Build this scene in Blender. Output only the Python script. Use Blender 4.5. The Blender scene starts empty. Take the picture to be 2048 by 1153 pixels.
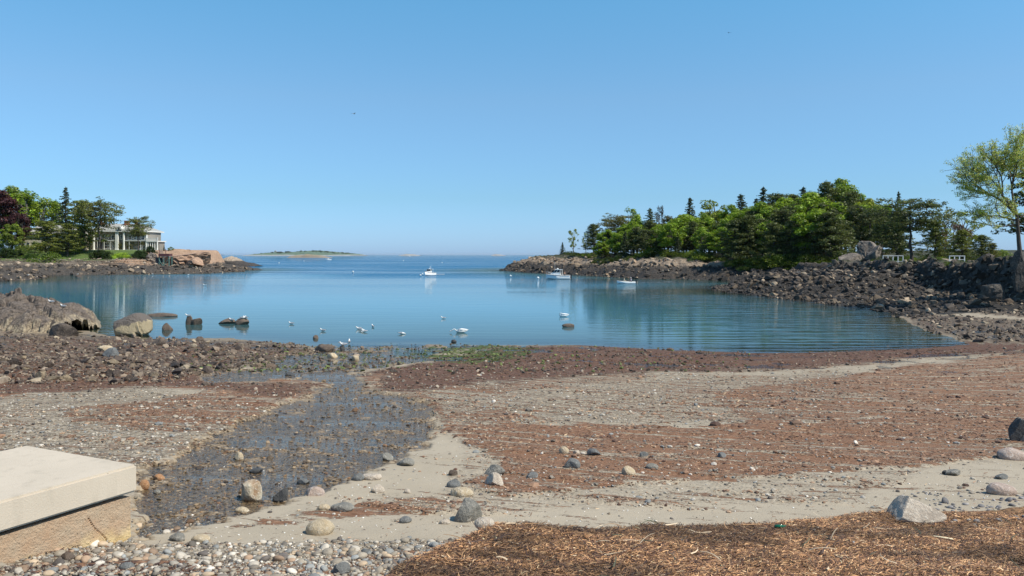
import bpy, bmesh, math, random
import numpy as np
from mathutils import Vector, Matrix

# ------------------------------------------------------------------ camera, world, sun, exposure
S = bpy.context.scene
COL = S.collection
EYE = 6.5            # eye height above the low-tide water
F = 1600.0           # focal length in photograph pixels (2048 wide)
HORIZON = 510.0
cd = bpy.data.cameras.new("camera"); cam = bpy.data.objects.new("camera", cd); COL.objects.link(cam)
cam.location = (0, 0, EYE); cam.rotation_euler = (math.radians(90), 0, 0)
cd.sensor_width = 36.0; cd.lens = 36.0 * F / 2048.0
cd.shift_y = -(576.5 - HORIZON) / 2048.0
cd.clip_start = 0.1; cd.clip_end = 80000
S.camera = cam

SUN_AZ, SUN_EL = math.radians(-22), math.radians(52)   # azimuth from +X towards +Y
to_sun = Vector((math.cos(SUN_EL) * math.cos(SUN_AZ), math.cos(SUN_EL) * math.sin(SUN_AZ), math.sin(SUN_EL)))
W = bpy.data.worlds.new("World"); S.world = W; W.use_nodes = True
wn = W.node_tree.nodes; wl = W.node_tree.links
sky = wn.new("ShaderNodeTexSky"); sky.sky_type = 'NISHITA'; sky.sun_disc = False
sky.sun_elevation = SUN_EL; sky.sun_rotation = math.pi / 2 - SUN_AZ
sky.air_density = 1.0; sky.dust_density = 0.35; sky.ozone_density = 2.2; sky.altitude = 0
tint = wn.new("ShaderNodeMix"); tint.data_type = 'RGBA'; tint.blend_type = 'MULTIPLY'
tint.inputs[0].default_value = 1.0
tc = wn.new("ShaderNodeTexCoord"); sx = wn.new("ShaderNodeSeparateXYZ"); wl.new(tc.outputs["Generated"], sx.inputs[0])
tr_ = wn.new("ShaderNodeValToRGB"); wl.new(sx.outputs[2], tr_.inputs[0]); e_ = tr_.color_ramp.elements
# the clear maritime blue of the day, by height above the horizon, all the way round
for k_, (p_, c_) in enumerate([(0.0, (.56, .91, 1.74)), (.07, (.60, .92, 1.27)), (.19, (.84, 1.15, 1.31)), (.30, (.79, 1.38, 1.50)), (.8, (.85, 1.2, 1.3))]):
    if k_ > 1: e_.new(.5)
    e_[k_].position = p_; e_[k_].color = c_ + (1,)
wl.new(tr_.outputs[0], tint.inputs[7])
wl.new(sky.outputs[0], tint.inputs[6])
wl.new(tint.outputs[2], wn["Background"].inputs[0])
wn["Background"].inputs[1].default_value = 0.106
sd = bpy.data.lights.new("sun", 'SUN'); sun = bpy.data.objects.new("sun", sd); COL.objects.link(sun)
sd.energy = 5.0; sd.angle = math.radians(0.53); sd.color = (1.0, 0.93, 0.80)
sun.rotation_euler = (-to_sun).to_track_quat('-Z', 'Y').to_euler()
S.view_settings.view_transform = 'Standard'; S.view_settings.look = 'None'
S.view_settings.exposure = 0.08; S.view_settings.gamma = 1.0; S.view_settings.use_curve_mapping = False
S.render.engine = 'CYCLES'; S.cycles.max_bounces = 6; S.cycles.transparent_max_bounces = 12
S.cycles.use_denoising = True
S.cycles.caustics_reflective = False; S.cycles.caustics_refractive = False

# ------------------------------------------------------------------ numpy helpers
RS = np.random.RandomState(7)
def ss(e0, e1, x):
    t = np.clip((x - e0) / (e1 - e0), 0, 1); return t * t * (3 - 2 * t)
def _h(ix, iy, seed):
    n = (ix.astype(np.int64) * 374761393 + iy.astype(np.int64) * 668265263 + seed * 1442695041) & 0xffffffff
    n = ((n ^ (n >> 13)) * 1274126177) & 0xffffffff
    return ((n ^ (n >> 16)) & 0xffff) / 65535.0
def vnoise(x, y, seed=0):
    x = np.asarray(x, float); y = np.asarray(y, float)
    ix = np.floor(x); iy = np.floor(y); fx = x - ix; fy = y - iy
    fx = fx * fx * (3 - 2 * fx); fy = fy * fy * (3 - 2 * fy)
    a = _h(ix, iy, seed); b = _h(ix + 1, iy, seed); c = _h(ix, iy + 1, seed); d = _h(ix + 1, iy + 1, seed)
    return (a + (b - a) * fx) * (1 - fy) + (c + (d - c) * fx) * fy
def fbm(x, y, oct=4, seed=0, gain=0.5):
    s = 0; a = 1; t = 0
    for i in range(oct):
        s = s + a * vnoise(x * 2 ** i + 17 * i, y * 2 ** i - 9 * i, seed + i); t += a; a *= gain
    return s / t
def ridge(x, y, oct=4, seed=0):
    s = 0; a = 1; t = 0
    for i in range(oct):
        s = s + a * (1 - abs(2 * vnoise(x * 2 ** i, y * 2 ** i, seed + i) - 1)); t += a; a *= 0.5
    return s / t
def worley(x, y, seed=0):
    """distance to nearest / second nearest cell point and a random value of the cell"""
    x = np.asarray(x, float); y = np.asarray(y, float)
    ix = np.floor(x); iy = np.floor(y); d1 = np.full(x.shape, 9.0); d2 = d1.copy(); r = np.zeros(x.shape)
    for dx in (-1, 0, 1):
        for dy in (-1, 0, 1):
            cx = ix + dx; cy = iy + dy
            px = cx + _h(cx, cy, seed); py = cy + _h(cx, cy, seed + 5)
            d = np.hypot(px - x, py - y); rv = _h(cx, cy, seed + 9)
            n1 = d < d1
            d2 = np.where(n1, d1, np.minimum(d2, d)); r = np.where(n1, rv, r); d1 = np.where(n1, d, d1)
    return d1, d2, r
def blocks(x, y, seed, tilt=1.0):
    """fractured ledge: every cell a slightly tilted slab at its own height, with open joints"""
    x = np.asarray(x, float); y = np.asarray(y, float)
    ix = np.floor(x); iy = np.floor(y); d1 = np.full(x.shape, 9.0); d2 = d1.copy(); h = np.zeros(x.shape)
    for dx in (-1, 0, 1):
        for dy in (-1, 0, 1):
            cx = ix + dx; cy = iy + dy; px = cx + _h(cx, cy, seed); py = cy + _h(cx, cy, seed + 5)
            d = np.maximum(np.abs(px - x), np.abs(py - y)) * .6 + np.hypot(px - x, py - y) * .4
            hv = (_h(cx, cy, seed + 9) - .5) + tilt * ((_h(cx, cy, seed + 11) - .5) * (x - px) + (_h(cx, cy, seed + 13) - .5) * (y - py)) * 2
            n1 = d < d1; d2 = np.where(n1, d1, np.minimum(d2, d)); h = np.where(n1, hv, h); d1 = np.where(n1, d, d1)
    return h - .45 * ss(.10, 0, d2 - d1)
def sdf(x, y, poly):
    """signed distance, positive inside"""
    x = np.asarray(x, float); y = np.asarray(y, float)
    P = np.asarray(poly, float); n = len(P); d = np.full(x.shape, 1e18); ins = np.zeros(x.shape, bool)
    for i in range(n):
        a = P[i]; b = P[(i + 1) % n]; e = b - a; wx = x - a[0]; wy = y - a[1]
        t = np.clip((wx * e[0] + wy * e[1]) / max(e.dot(e), 1e-12), 0, 1)
        d = np.minimum(d, (wx - e[0] * t) ** 2 + (wy - e[1] * t) ** 2)
        if a[1] != b[1]:
            c = (a[1] > y) != (b[1] > y)
            ins ^= c & (x < (b[0] - a[0]) * (y - a[1]) / (b[1] - a[1]) + a[0])
    d = np.sqrt(d); return np.where(ins, d, -d)
def at(px, py, z=0.0):
    """point of the level z that shows at a photograph pixel"""
    d = (EYE - z) * F / (py - HORIZON); return ((px - 1024) / F * d, d)
def X(px, d): return (px - 1024) / F * d
def Z(py, d): return EYE - (py - HORIZON) * d / F

# ------------------------------------------------------------------ objects
def tag(o, label=None, cat=None, group=None, kind=None):
    if label: o["label"] = label
    if cat: o["category"] = cat
    if group: o["group"] = group
    if kind: o["kind"] = kind
    return o
def empty(name, loc=(0, 0, 0), rz=0, label=None, cat=None, group=None):
    o = bpy.data.objects.new(name, None); COL.objects.link(o); o.location = loc; o.rotation_euler = (0, 0, rz)
    o.empty_display_size = 0.3
    return tag(o, label, cat, group)
def mesh_np(name, V, Fc, smooth=False):
    """V (n,3); Fc: (m,3) or (m,4) int array"""
    me = bpy.data.meshes.new(name); V = np.asarray(V, np.float32); Fc = np.asarray(Fc, np.int32)
    k = Fc.shape[1]; m = len(Fc)
    me.vertices.add(len(V)); me.vertices.foreach_set("co", V.ravel())
    me.loops.add(m * k); me.loops.foreach_set("vertex_index", Fc.ravel())
    me.polygons.add(m); me.polygons.foreach_set("loop_start", np.arange(0, m * k, k, dtype=np.int32))
    me.polygons.foreach_set("loop_total", np.full(m, k, np.int32))
    me.polygons.foreach_set("use_smooth", np.full(m, smooth, bool))
    me.update(calc_edges=True); me.validate()
    return me
def vcol(me, name, C):
    a = me.color_attributes.new(name, 'FLOAT_COLOR', 'POINT')
    C = np.asarray(C, np.float32)
    if C.shape[1] == 3: C = np.hstack([C, np.ones((len(C), 1), np.float32)])
    a.data.foreach_set("color", C.ravel())
def ob(name, me, mat=None, parent=None):
    o = bpy.data.objects.new(name, me); COL.objects.link(o)
    if mat and len(me.materials) == 0: me.materials.append(mat)
    if parent: o.parent = parent
    return o
class MB:
    def __init__(s): s.v = []; s.f = []; s.m = Matrix.Identity(4)
    def add(s, vs, fs):
        n = len(s.v); s.v += [tuple(s.m @ Vector(v)) for v in vs]; s.f += [tuple(i + n for i in f) for f in fs]; return s
    def box(s, x0, x1, y0, y1, z0, z1):
        return s.add([(x0,y0,z0),(x1,y0,z0),(x1,y1,z0),(x0,y1,z0),(x0,y0,z1),(x1,y0,z1),(x1,y1,z1),(x0,y1,z1)],
                     [(0,3,2,1),(4,5,6,7),(0,1,5,4),(1,2,6,5),(2,3,7,6),(3,0,4,7)])
    def tube(s, pts, rads, n=8, caps=True, flat=1.0):
        """tube through pts; rads number or list; flat squashes the second axis"""
        pts = [Vector(p) for p in pts]; k = len(pts)
        if not hasattr(rads, '__len__'): rads = [rads] * k
        vs = []; fs = []
        up = Vector((0, 0, 1)); d0 = (pts[-1] - pts[0]).normalized()
        if abs(d0.z) > 0.9: up = Vector((1, 0, 0))
        for i in range(k):
            d = (pts[min(i + 1, k - 1)] - pts[max(i - 1, 0)]).normalized()
            a = d.cross(up); a = a.normalized() if a.length > 1e-6 else Vector((1, 0, 0)); b = a.cross(d)
            r = rads[i]; ra, rb = r if hasattr(r, '__len__') else (r, r * flat)
            for j in range(n):
                t = 2 * math.pi * j / n; vs.append(pts[i] + a * math.cos(t) * ra + b * math.sin(t) * rb)
        for i in range(k - 1):
            for j in range(n):
                fs.append((i*n+j, i*n+(j+1)%n, (i+1)*n+(j+1)%n, (i+1)*n+j))
        if caps: fs.append(tuple(range(n - 1, -1, -1))); fs.append(tuple(range((k-1)*n, k*n)))
        return s.add(vs, fs)
    def ball(s, c, r, n=10, m=6):
        rx, ry, rz = r if hasattr(r, '__len__') else (r, r, r); vs = []; fs = []
        for i in range(1, m):
            p = math.pi * i / m
            for j in range(n):
                t = 2 * math.pi * j / n
                vs.append((c[0]+rx*math.sin(p)*math.cos(t), c[1]+ry*math.sin(p)*math.sin(t), c[2]+rz*math.cos(p)))
        for i in range(m - 2):
            for j in range(n): fs.append((i*n+j, (i+1)*n+j, (i+1)*n+(j+1)%n, i*n+(j+1)%n))
        vs += [(c[0],c[1],c[2]+rz),(c[0],c[1],c[2]-rz)]; t = len(vs)-2
        for j in range(n): fs.append((t, j, (j+1)%n)); fs.append((t+1, (m-2)*n+(j+1)%n, (m-2)*n+j))
        return s.add(vs, fs)
    def prism(s, outline, h0, h1, axis='z'):
        n = len(outline); vs = []
        for h in (h0, h1):
            for (a, b) in outline: vs.append({'z': (a,b,h), 'y': (a,h,b), 'x': (h,a,b)}[axis])
        return s.add(vs, [tuple(range(n))[::-1], tuple(range(n, 2*n))] + [(i,(i+1)%n,n+(i+1)%n,n+i) for i in range(n)])
    def build(s, name, mat=None, parent=None, smooth=False, bevel=0):
        me = bpy.data.meshes.new(name); me.from_pydata(s.v, [], s.f); me.update()
        bm = bmesh.new(); bm.from_mesh(me); bmesh.ops.recalc_face_normals(bm, faces=bm.faces)
        if bevel: bmesh.ops.bevel(bm, geom=bm.edges[:], offset=bevel, segments=2, affect='EDGES')
        bm.to_mesh(me); bm.free()
        if smooth: me.polygons.foreach_set("use_smooth", [True] * len(me.polygons))
        return ob(name, me, mat, parent)
def copy_tree(o, parent=None):
    c = o.copy(); COL.objects.link(c)
    if parent: c.parent = parent
    for ch in list(o.children): copy_tree(ch, c)
    return c

# ------------------------------------------------------------------ materials
class G:
    def __init__(s, name):
        s.m = bpy.data.materials.new(name); s.m.use_nodes = True; s.t = s.m.node_tree; s.n = s.t.nodes
        s.out = s.n["Material Output"]; s.p = s.n["Principled BSDF"]; s._tc = None
    def lk(s, a, b):
        if hasattr(a, 'is_output') : s.t.links.new(a, b)
        elif a is not None:
            if hasattr(a, '__len__') and len(a) == 3 and b.type == 'RGBA': a = tuple(a) + (1,)
            b.default_value = a
    def pos(s):
        if not s._tc: s._tc = s.n.new("ShaderNodeTexCoord")
        return s._tc.outputs["Object"]
    def geo(s, o="Position"):
        return s.n.new("ShaderNodeNewGeometry").outputs[o]
    def scale(s, v, sc):
        n = s.n.new("ShaderNodeVectorMath"); n.operation = 'MULTIPLY'; s.lk(v, n.inputs[0]); n.inputs[1].default_value = sc; return n.outputs[0]
    def noise(s, v, sc, det=4, rough=.55, dist=0):
        n = s.n.new("ShaderNodeTexNoise"); s.lk(v, n.inputs["Vector"]); n.inputs["Scale"].default_value = sc
        n.inputs["Detail"].default_value = det; n.inputs["Roughness"].default_value = rough; n.inputs["Distortion"].default_value = dist
        return n.outputs["Fac"]
    def vor(s, v, sc, feat='F1', out="Distance", rnd=1):
        n = s.n.new("ShaderNodeTexVoronoi"); n.feature = feat; s.lk(v, n.inputs["Vector"]); n.inputs["Scale"].default_value = sc
        n.inputs["Randomness"].default_value = rnd
        return n.outputs[out]
    def math(s, op, a, b=None, c=None):
        n = s.n.new("ShaderNodeMath"); n.operation = op
        s.lk(a, n.inputs[0]); s.lk(b, n.inputs[1]); s.lk(c, n.inputs[2]); return n.outputs[0]
    def sm(s, x, e0, e1):
        n = s.n.new("ShaderNodeMapRange"); n.interpolation_type = 'SMOOTHSTEP'; s.lk(x, n.inputs[0])
        n.inputs[1].default_value = e0; n.inputs[2].default_value = e1; return n.outputs[0]
    def mix(s, f, a, b, mode='MIX'):
        n = s.n.new("ShaderNodeMix"); n.data_type = 'RGBA'; n.blend_type = mode
        s.lk(f, n.inputs[0]); s.lk(a, n.inputs[6]); s.lk(b, n.inputs[7]); return n.outputs[2]
    def ramp(s, f, stops, const=False):
        n = s.n.new("ShaderNodeValToRGB"); s.lk(f, n.inputs[0]); e = n.color_ramp.elements
        if const: n.color_ramp.interpolation = 'CONSTANT'
        while len(e) < len(stops): e.new(0.5)
        for i, (p, c) in enumerate(stops): e[i].position = p; e[i].color = tuple(c) + (1,)
        return n.outputs[0]
    def sep(s, c):
        n = s.n.new("ShaderNodeSeparateColor"); s.lk(c, n.inputs[0]); return n.outputs
    def sepx(s, c):
        n = s.n.new("ShaderNodeSeparateXYZ"); s.lk(c, n.inputs[0]); return n.outputs
    def attr(s, name):
        n = s.n.new("ShaderNodeAttribute"); n.attribute_name = name; return n.outputs["Color"]
    def objcol(s): return s.n.new("ShaderNodeObjectInfo").outputs["Color"]
    def objrnd(s): return s.n.new("ShaderNodeObjectInfo").outputs["Random"]
    def bump(s, h, strength=.5, dist=.05, normal=None):
        n = s.n.new("ShaderNodeBump"); s.lk(h, n.inputs["Height"]); s.lk(strength, n.inputs["Strength"])
        n.inputs["Distance"].default_value = dist; s.lk(normal, n.inputs["Normal"]); return n.outputs[0]
    def set(s, color=None, rough=None, normal=None, metal=None, spec=None, ior=None):
        s.lk(color, s.p.inputs["Base Color"]); s.lk(rough, s.p.inputs["Roughness"]); s.lk(normal, s.p.inputs["Normal"])
        s.lk(metal, s.p.inputs["Metallic"]); s.lk(spec, s.p.inputs["Specular IOR Level"]); s.lk(ior, s.p.inputs["IOR"])
        return s.m
def simple(name, col, rough=.6, var=.12, sc=3, metal=0, bump=0):
    g = G(name); n = g.noise(g.pos(), sc, 4)
    c = g.mix(n, tuple(x * (1 - var) for x in col), tuple(min(1, x * (1 + var)) for x in col))
    return g.set(c, rough, g.bump(g.noise(g.pos(), sc * 12, 3), bump, .01) if bump else None, metal)

def rock_mat(name, base, dark, light, sc=1.0, use_obj=False, vc=None, tide=None, lichen=None):
    """granite: mottled base, cracks, darker weed-stained zone below the tide line"""
    g = G(name); p = g.geo() if tide else g.pos()
    n1 = g.noise(p, 1.1 * sc, 6, .6, .4); n2 = g.noise(p, 7 * sc, 5, .65); n3 = g.noise(p, 40 * sc, 3, .7)
    c = g.mix(g.sm(n1, .35, .65), base, dark)
    c = g.mix(g.sm(n2, .52, .68), c, light)
    c = g.mix(g.math('MULTIPLY', g.sm(n3, .5, .8), .5), c, tuple(x * .4 for x in dark))
    if lichen: c = g.mix(g.math('MULTIPLY', g.sm(g.noise(p, 2.6 * sc, 5), .55, .62), .8), c, lichen)
    if use_obj: c = g.mix(1.0, c, g.objcol(), 'MULTIPLY')
    if vc: c = g.mix(1.0, c, g.attr(vc), 'MULTIPLY')
    rough = .78
    if tide:
        z = g.sepx(p)[2]; zz = g.math('ADD', z, g.math('MULTIPLY', g.noise(p, .35, 4), tide[2]))
        wet = g.sm(zz, tide[1], tide[0])
        wc = g.mix(g.sm(n2, .4, .65), tide[3], tide[4])
        c = g.mix(wet, c, wc)
    cr = g.math('ADD', g.math('MULTIPLY', n2, .6), g.math('MULTIPLY', g.noise(p, 2.3 * sc, 8, .7, 1.2), 1.0))
    return g.set(c, rough, g.bump(cr, .9, .12 / sc, g.bump(n3, .3, .02)))
# ------------------------------------------------------------------ the shore: one height function for all the land on this side
shore_px = [(-1500, 640), (-300, 648), (0, 650), (160, 662), (225, 672), (300, 680), (440, 676), (520, 683), (600, 691), (700, 690),
            (800, 688), (900, 690), (1000, 692), (1150, 692), (1300, 700), (1450, 706), (1600, 708), (1750, 704), (1880, 697), (1955, 690),
            (1905, 676), (1850, 660), (1815, 645), (1806, 634), (1815, 628), (1760, 620), (1700, 612), (1600, 600), (1550, 594), (1470, 585), (1440, 580)]
main_poly = [at(*p) for p in shore_px] + [(43, 163), (52, 172), (58, 184), (53, 205), (44, 214)] + \
    [at(*p) for p in [(1290, 558), (1200, 553), (1130, 549), (1060, 546), (1005, 541)]] + \
    [(-4, 350), (8, 372), (40, 400), (120, 440), (260, 440), (420, 300), (420, -60), (-420, -60), (-420, 60)]
bank_px = None
def bank_edge(y):   # x of the foot of the dark bank on the right
    return 60.5 + np.maximum(0, 93 - y) * 0.9 + 1.6 * (fbm(y * .13, y * 0, 3, 31) - .5) * 2 + 8 * ss(60, 20, np.abs(y - 215)) * 0
def beach_profile(s):
    xs = [-400, -60, -20, -4, 0, 7, 17, 27, 37, 45, 49, 51, 53, 60, 120]
    zs = [-4, -3.0, -1.2, -.3, 0, .4, .95, 1.65, 2.5, 3.3, 3.75, 3.95, 4.1, 4.4, 4.6]
    return np.interp(s, xs, zs)
def main_height(x, y, rough=True):
    s = sdf(x, y, main_poly)
    z = beach_profile(s)
    far = ss(70, 84, y)
    flat = np.where(s > 0, np.minimum(z, 1.35 + .005 * s), z)
    z = z * (1 - far) + flat * far
    # low rocky spit
    sp = ss(112, 128, y) * ss(170, 158, y) * (x > 20)
    z = np.maximum(z, np.where(s > 0, sp * 2.7 * ss(-.2, 10, s) * (0.85 + .3 * fbm(x * .12, y * .12, 3, 5)) + (1 - sp) * z, z))
    # bank with grass on top
    xb = bank_edge(y)
    top = np.interp(y, [60, 92, 100, 111, 125, 150, 175], [7.0, 6.5, 6.1, 5.4, 5.0, 4.4, 4.3])
    bw = ss(0, 2.6, x - xb) * ss(190, 172, y)
    bw2 = ss(158, 150, y) + (y < 150)
    z = z + np.maximum(0, top + 0.02 * np.maximum(0, x - xb) - z) * bw
    # wooded headland
    hd = ss(178, 200, y)
    zh = np.interp(y, [178, 212, 245], [4.0, 4.7, 6.4]) * (1 - np.exp(-np.maximum(s, 0) / 10.0)) + .012 * np.maximum(s, 0)
    zh = np.where(s > 0, zh, z)
    z = z * (1 - hd) + zh * hd
    if rough:
        r = ss(76, 100, y) * ss(-3, 2.5, s) * ss(22, 8, s - 18 * hd - 12 * sp) + bw * ss(6, 1, x - xb)
        r = np.clip(r, 0, 1)
        z = z + r * (0.9 * (ridge(x * .16, y * .16, 4, 3) - .5) + .5 * (ridge(x * .55, y * .55, 3, 8) - .5)) * (0.6 + .8 * np.maximum(hd, sp))
        z = z + bw * ss(5, 0, np.abs(x - xb - 1.5)) * (1.1 * (ridge(x * .35, y * .3, 3, 44) - .6) + .6 * blocks(x * .6, y * .45, 46))
        z = z + r * (.38 + .25 * hd) * blocks(x * .34 + .2 * fbm(x * .3, y * .3, 2, 47), y * .30, 48)
    return z, s

def sea_z(x, y): return main_height(x, y)[0]

def project(x, y, z): return 1024 + F * x / y, HORIZON + (EYE - z) * F / y
def psoft(px, py, poly, soft=14, wob=10, ysc=3.0, seed=0):
    P = [(a, b * ysc) for a, b in poly]
    d = sdf(px, py * ysc, P) + wob * 2.6 * (fbm(px / 70, py / 8, 5, seed, .6) - .5) * 2
    return ss(-soft, soft, d)
stream_poly = [(272, 1064), (272, 945), (330, 915), (400, 875), (480, 838), (600, 795), (660, 768), (600, 758), (420, 766), (395, 748), (560, 714),
               (620, 690), (790, 686), (900, 700), (860, 716), (760, 740), (700, 752), (760, 782), (845, 805), (878, 855), (840, 900),
               (770, 935), (640, 985), (520, 1015), (420, 1045), (330, 1064)]
pile_edge = [(790, 1170), (880, 1128), (965, 1092), (1050, 1087), (1150, 1095), (1200, 1091), (1300, 1077), (1400, 1071), (1550, 1066), (1700, 1050), (1800, 1043), (2048, 1041), (2600, 1046)]
pile_poly = pile_edge + [(3400, 1500), (3400, 9000), (-3000, 9000), (500, 1500)]
def zones(px, py, x, y, s):
    """densities of what covers the beach"""
    w = np.full(px.shape, .22)
    def put(poly, d, **k):
        nonlocal w; w = np.maximum(w, d * psoft(px, py, poly, **k))
    dark_r = [(770, 748), (700, 752), (850, 725), (1000, 694), (1150, 686), (1300, 690), (1600, 696), (1750, 690), (1950, 684), (2048, 684), (2600, 684), (2600, 700),
              (2048, 702), (1800, 722), (1600, 738), (1400, 746), (1200, 751), (1000, 766), (820, 784), (760, 778)]
    dark_l = [(-600, 725), (0, 735), (300, 738), (420, 748), (430, 768), (640, 768), (655, 775), (560, 800), (420, 778), (300, 777), (150, 784), (0, 791), (-600, 800)]
    put(dark_r, .80, soft=30); put(dark_l, .80, seed=2, soft=24)
    put([(-600, 660), (300, 678), (600, 690), (620, 705), (430, 740), (-600, 745)], .48, seed=3)
    put([(120, 820), (300, 800), (480, 775), (640, 772), (600, 800), (520, 840), (420, 868), (260, 860), (150, 845)], .60, seed=4)
    put([(870, 858), (1000, 848), (1400, 852), (1700, 842), (2048, 802), (2600, 780), (2600, 880), (2048, 905), (1900, 932), (1500, 955), (1250, 970), (1000, 1000), (920, 965), (1000, 935), (940, 895)], .68, seed=5)
    put([(1400, 785), (1700, 748), (2048, 700), (2600, 690), (2600, 800), (2048, 812), (1700, 845), (1500, 850)], .62, seed=6)
    put([(860, 832), (1000, 818), (1100, 838), (1000, 852), (880, 856)], .6, seed=7)
    put([(850, 775), (1100, 752), (1400, 748), (1100, 775), (900, 800)], .5, seed=8); put([(840, 770), (1700, 745), (1650, 850), (880, 850)], .38, seed=33); put([(680, 752), (770, 738), (870, 790), (900, 840), (860, 830), (800, 795), (720, 775)], .62, seed=36); put([(400, 760), (560, 755), (680, 762), (660, 790), (520, 835), (430, 800)], .62, seed=37); put([(-600, 790), (300, 780), (560, 825), (300, 940), (-600, 1110)], .30, seed=34); put([(900, 1010), (1300, 985), (2300, 930), (2300, 1030), (1500, 1040), (1000, 1070)], .33, seed=35)
    put([(460, 1050), (600, 1020), (800, 1000), (980, 1004), (900, 1025), (700, 1034), (560, 1048)], .62, soft=10, seed=9)
    put([(1100, 1000), (1400, 985), (1700, 975), (1900, 970), (1900, 990), (1500, 1010), (1200, 1018)], .34, seed=10)
    put([(0, 1133), (300, 1128), (620, 1122), (850, 1098), (960, 1075), (1000, 1085), (860, 1122), (650, 1160), (0, 1160)], .60, soft=8, seed=11)
    stream = psoft(px, py, stream_poly, soft=14, wob=16, seed=12)
    w = w * (1 - .9 * stream * ss(712, 730, py))
    clean = psoft(px, py, [(430, 1062), (600, 1044), (960, 1030), (1300, 1010), (1700, 1000), (1760, 1010), (1700, 1045), (1400, 1064), (1200, 1085), (960, 1084), (640, 1080), (440, 1080)], soft=18, seed=13)
    clean = np.maximum(clean, psoft(px, py, [(280, 1072), (440, 1045), (620, 985), (880, 870), (920, 860), (930, 900), (900, 960), (880, 990), (600, 1016), (440, 1058), (300, 1085)], soft=14, seed=14))
    clean = np.maximum(clean, psoft(px, py, [(1900, 930), (2600, 910), (2600, 1040), (1850, 1040), (1700, 1000)], soft=18, seed=15))
    w = w * (1 - .45 * clean)
    grav = psoft(px, py, [(-900, 792), (0, 790), (300, 778), (460, 800), (560, 825), (400, 885), (280, 945), (-900, 1120)], soft=16, seed=20)
    grav = np.maximum(grav, .9 * psoft(px, py, [(830, 775), (1200, 752), (1750, 742), (1650, 850), (1200, 852), (880, 850), (850, 805)], soft=20, seed=21))
    grav = np.maximum(grav, psoft(px, py, [(-600, 1112), (280, 1070), (420, 1083), (660, 1083), (1000, 1080), (1000, 1100), (850, 1124), (600, 1300), (-600, 1300)], soft=10, seed=22))
    grav = np.maximum(grav, .8 * stream); grav = np.maximum(grav, psoft(px, py, [(1700, 1034), (1900, 1022), (2600, 1000), (2600, 1060), (1700, 1050)], soft=10, seed=23))
    grav = np.maximum(grav, .42 * ss(1060, 1000, py)) * (1 - clean)
    cob = psoft(px, py, [(-900, 650), (300, 674), (600, 688), (620, 705), (430, 745), (330, 765), (-900, 790)], soft=10, seed=24)
    cob = np.maximum(cob, psoft(px, py, [(1800, 600), (1812, 640), (1850, 660), (1950, 684), (2048, 686), (2600, 690), (2600, 600)], soft=6, seed=25))
    sandy = psoft(px, py, [(1760, 617), (1830, 625), (1950, 635), (2048, 641), (2600, 648), (2600, 642), (2048, 635), (1850, 618)], soft=2, wob=3, seed=26)
    cob = cob * (1 - sandy)
    alg = .72 * psoft(px, py, [(770, 700), (860, 690), (1000, 691), (1090, 698), (1060, 712), (980, 732), (880, 725), (800, 712)], soft=16, seed=27)
    alg = np.maximum(alg, .45 * psoft(px, py, [(380, 745), (560, 712), (620, 690), (800, 688), (860, 716), (700, 745), (560, 745)], soft=12, seed=28))
    wet = np.maximum(stream, ss(7.5, 4.5, s)); wet = np.maximum(wet, .9 * psoft(px, py, dark_r, soft=8)); wet = np.maximum(wet, .8 * psoft(px, py, dark_l, soft=8))
    wet = np.maximum(wet, .8 * cob)
    wet = wet * (1 - sandy); w = w * (1 - .8 * sandy)
    pile = psoft(px, py, pile_poly, soft=7, wob=5, seed=30)
    return dict(weed=w, wet=wet, grav=grav, cob=cob, alg=alg, stream=stream, pile=pile, clean=clean)

# beach sheet: rows thicken towards the camera's end of the beach
ys = np.concatenate([np.linspace(-30, 1.0, 12), EYE * 0 + 1 / np.linspace(1 / 1.2, 1 / 5.2, 30), 1 / np.linspace(1 / 5.25, 1 / 84.0, 640)])
tan = np.concatenate([np.linspace(-2.6, -.72, 60)[:-1], np.linspace(-.72, .72, 640), np.linspace(.72, 2.6, 60)[1:]])
YY, TT = np.meshgrid(ys, tan, indexing='ij'); XX = TT * np.maximum(YY, 3.0)
shp = XX.shape; x = XX.ravel(); y = YY.ravel()
z0, sdist = main_height(x, y)
yc = np.maximum(y, 1.5); px, py = project(x, yc, z0)
Zn = zones(px, py, x, y, sdist)
al = ss(8, 14, y) * 0
zb = z0 + .10 * (fbm(x * .25, y * .5, 3, 50) - .5) * ss(60, 30, y)
streak = fbm(x * .22, (sdist + .25 * fbm(x * .3, y * .3, 2, 61)) * 1.35, 4, 60)
weedf = ss(.45, .62, Zn['weed'] + (streak - .5) * 1.7)
carve = .07 * ss(.2, .9, Zn['stream'])
c1, c2, cr = worley(x * 3.2, y * 3.2, 70)
stones = np.clip(1 - c1 * 1.9, 0, 1) * (cr > .25)
d1b, d2b, cr2 = worley(x * 1.1, y * 1.1, 71)
zz = zb - carve
zz += stones * .09 * np.clip(Zn['cob'] + .45 * Zn['alg'], 0, 1)
zz += np.clip(1 - d1b * 1.8, 0, 1) * (cr2 > .5) * .16 * Zn['cob']
zz += weedf * (.018 + .03 * fbm(x * 2.2, y * 2.2, 3, 72))
zz += Zn['stream'] * (.03 * (fbm(x * 1.6, y * 1.6, 3, 74) - .5) + .048 * (fbm(x * 7, y * 5, 3, 76) - .43))
# hollows near the waterline where pools stand
zz -= ss(.56, .64, fbm(x * .55, y * .7, 4, 75)) * .15 * ss(16, 13, sdist) * ss(.2, 1.2, sdist) * (y < 70) * (.35 + .65 * Zn['wet'])
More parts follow.
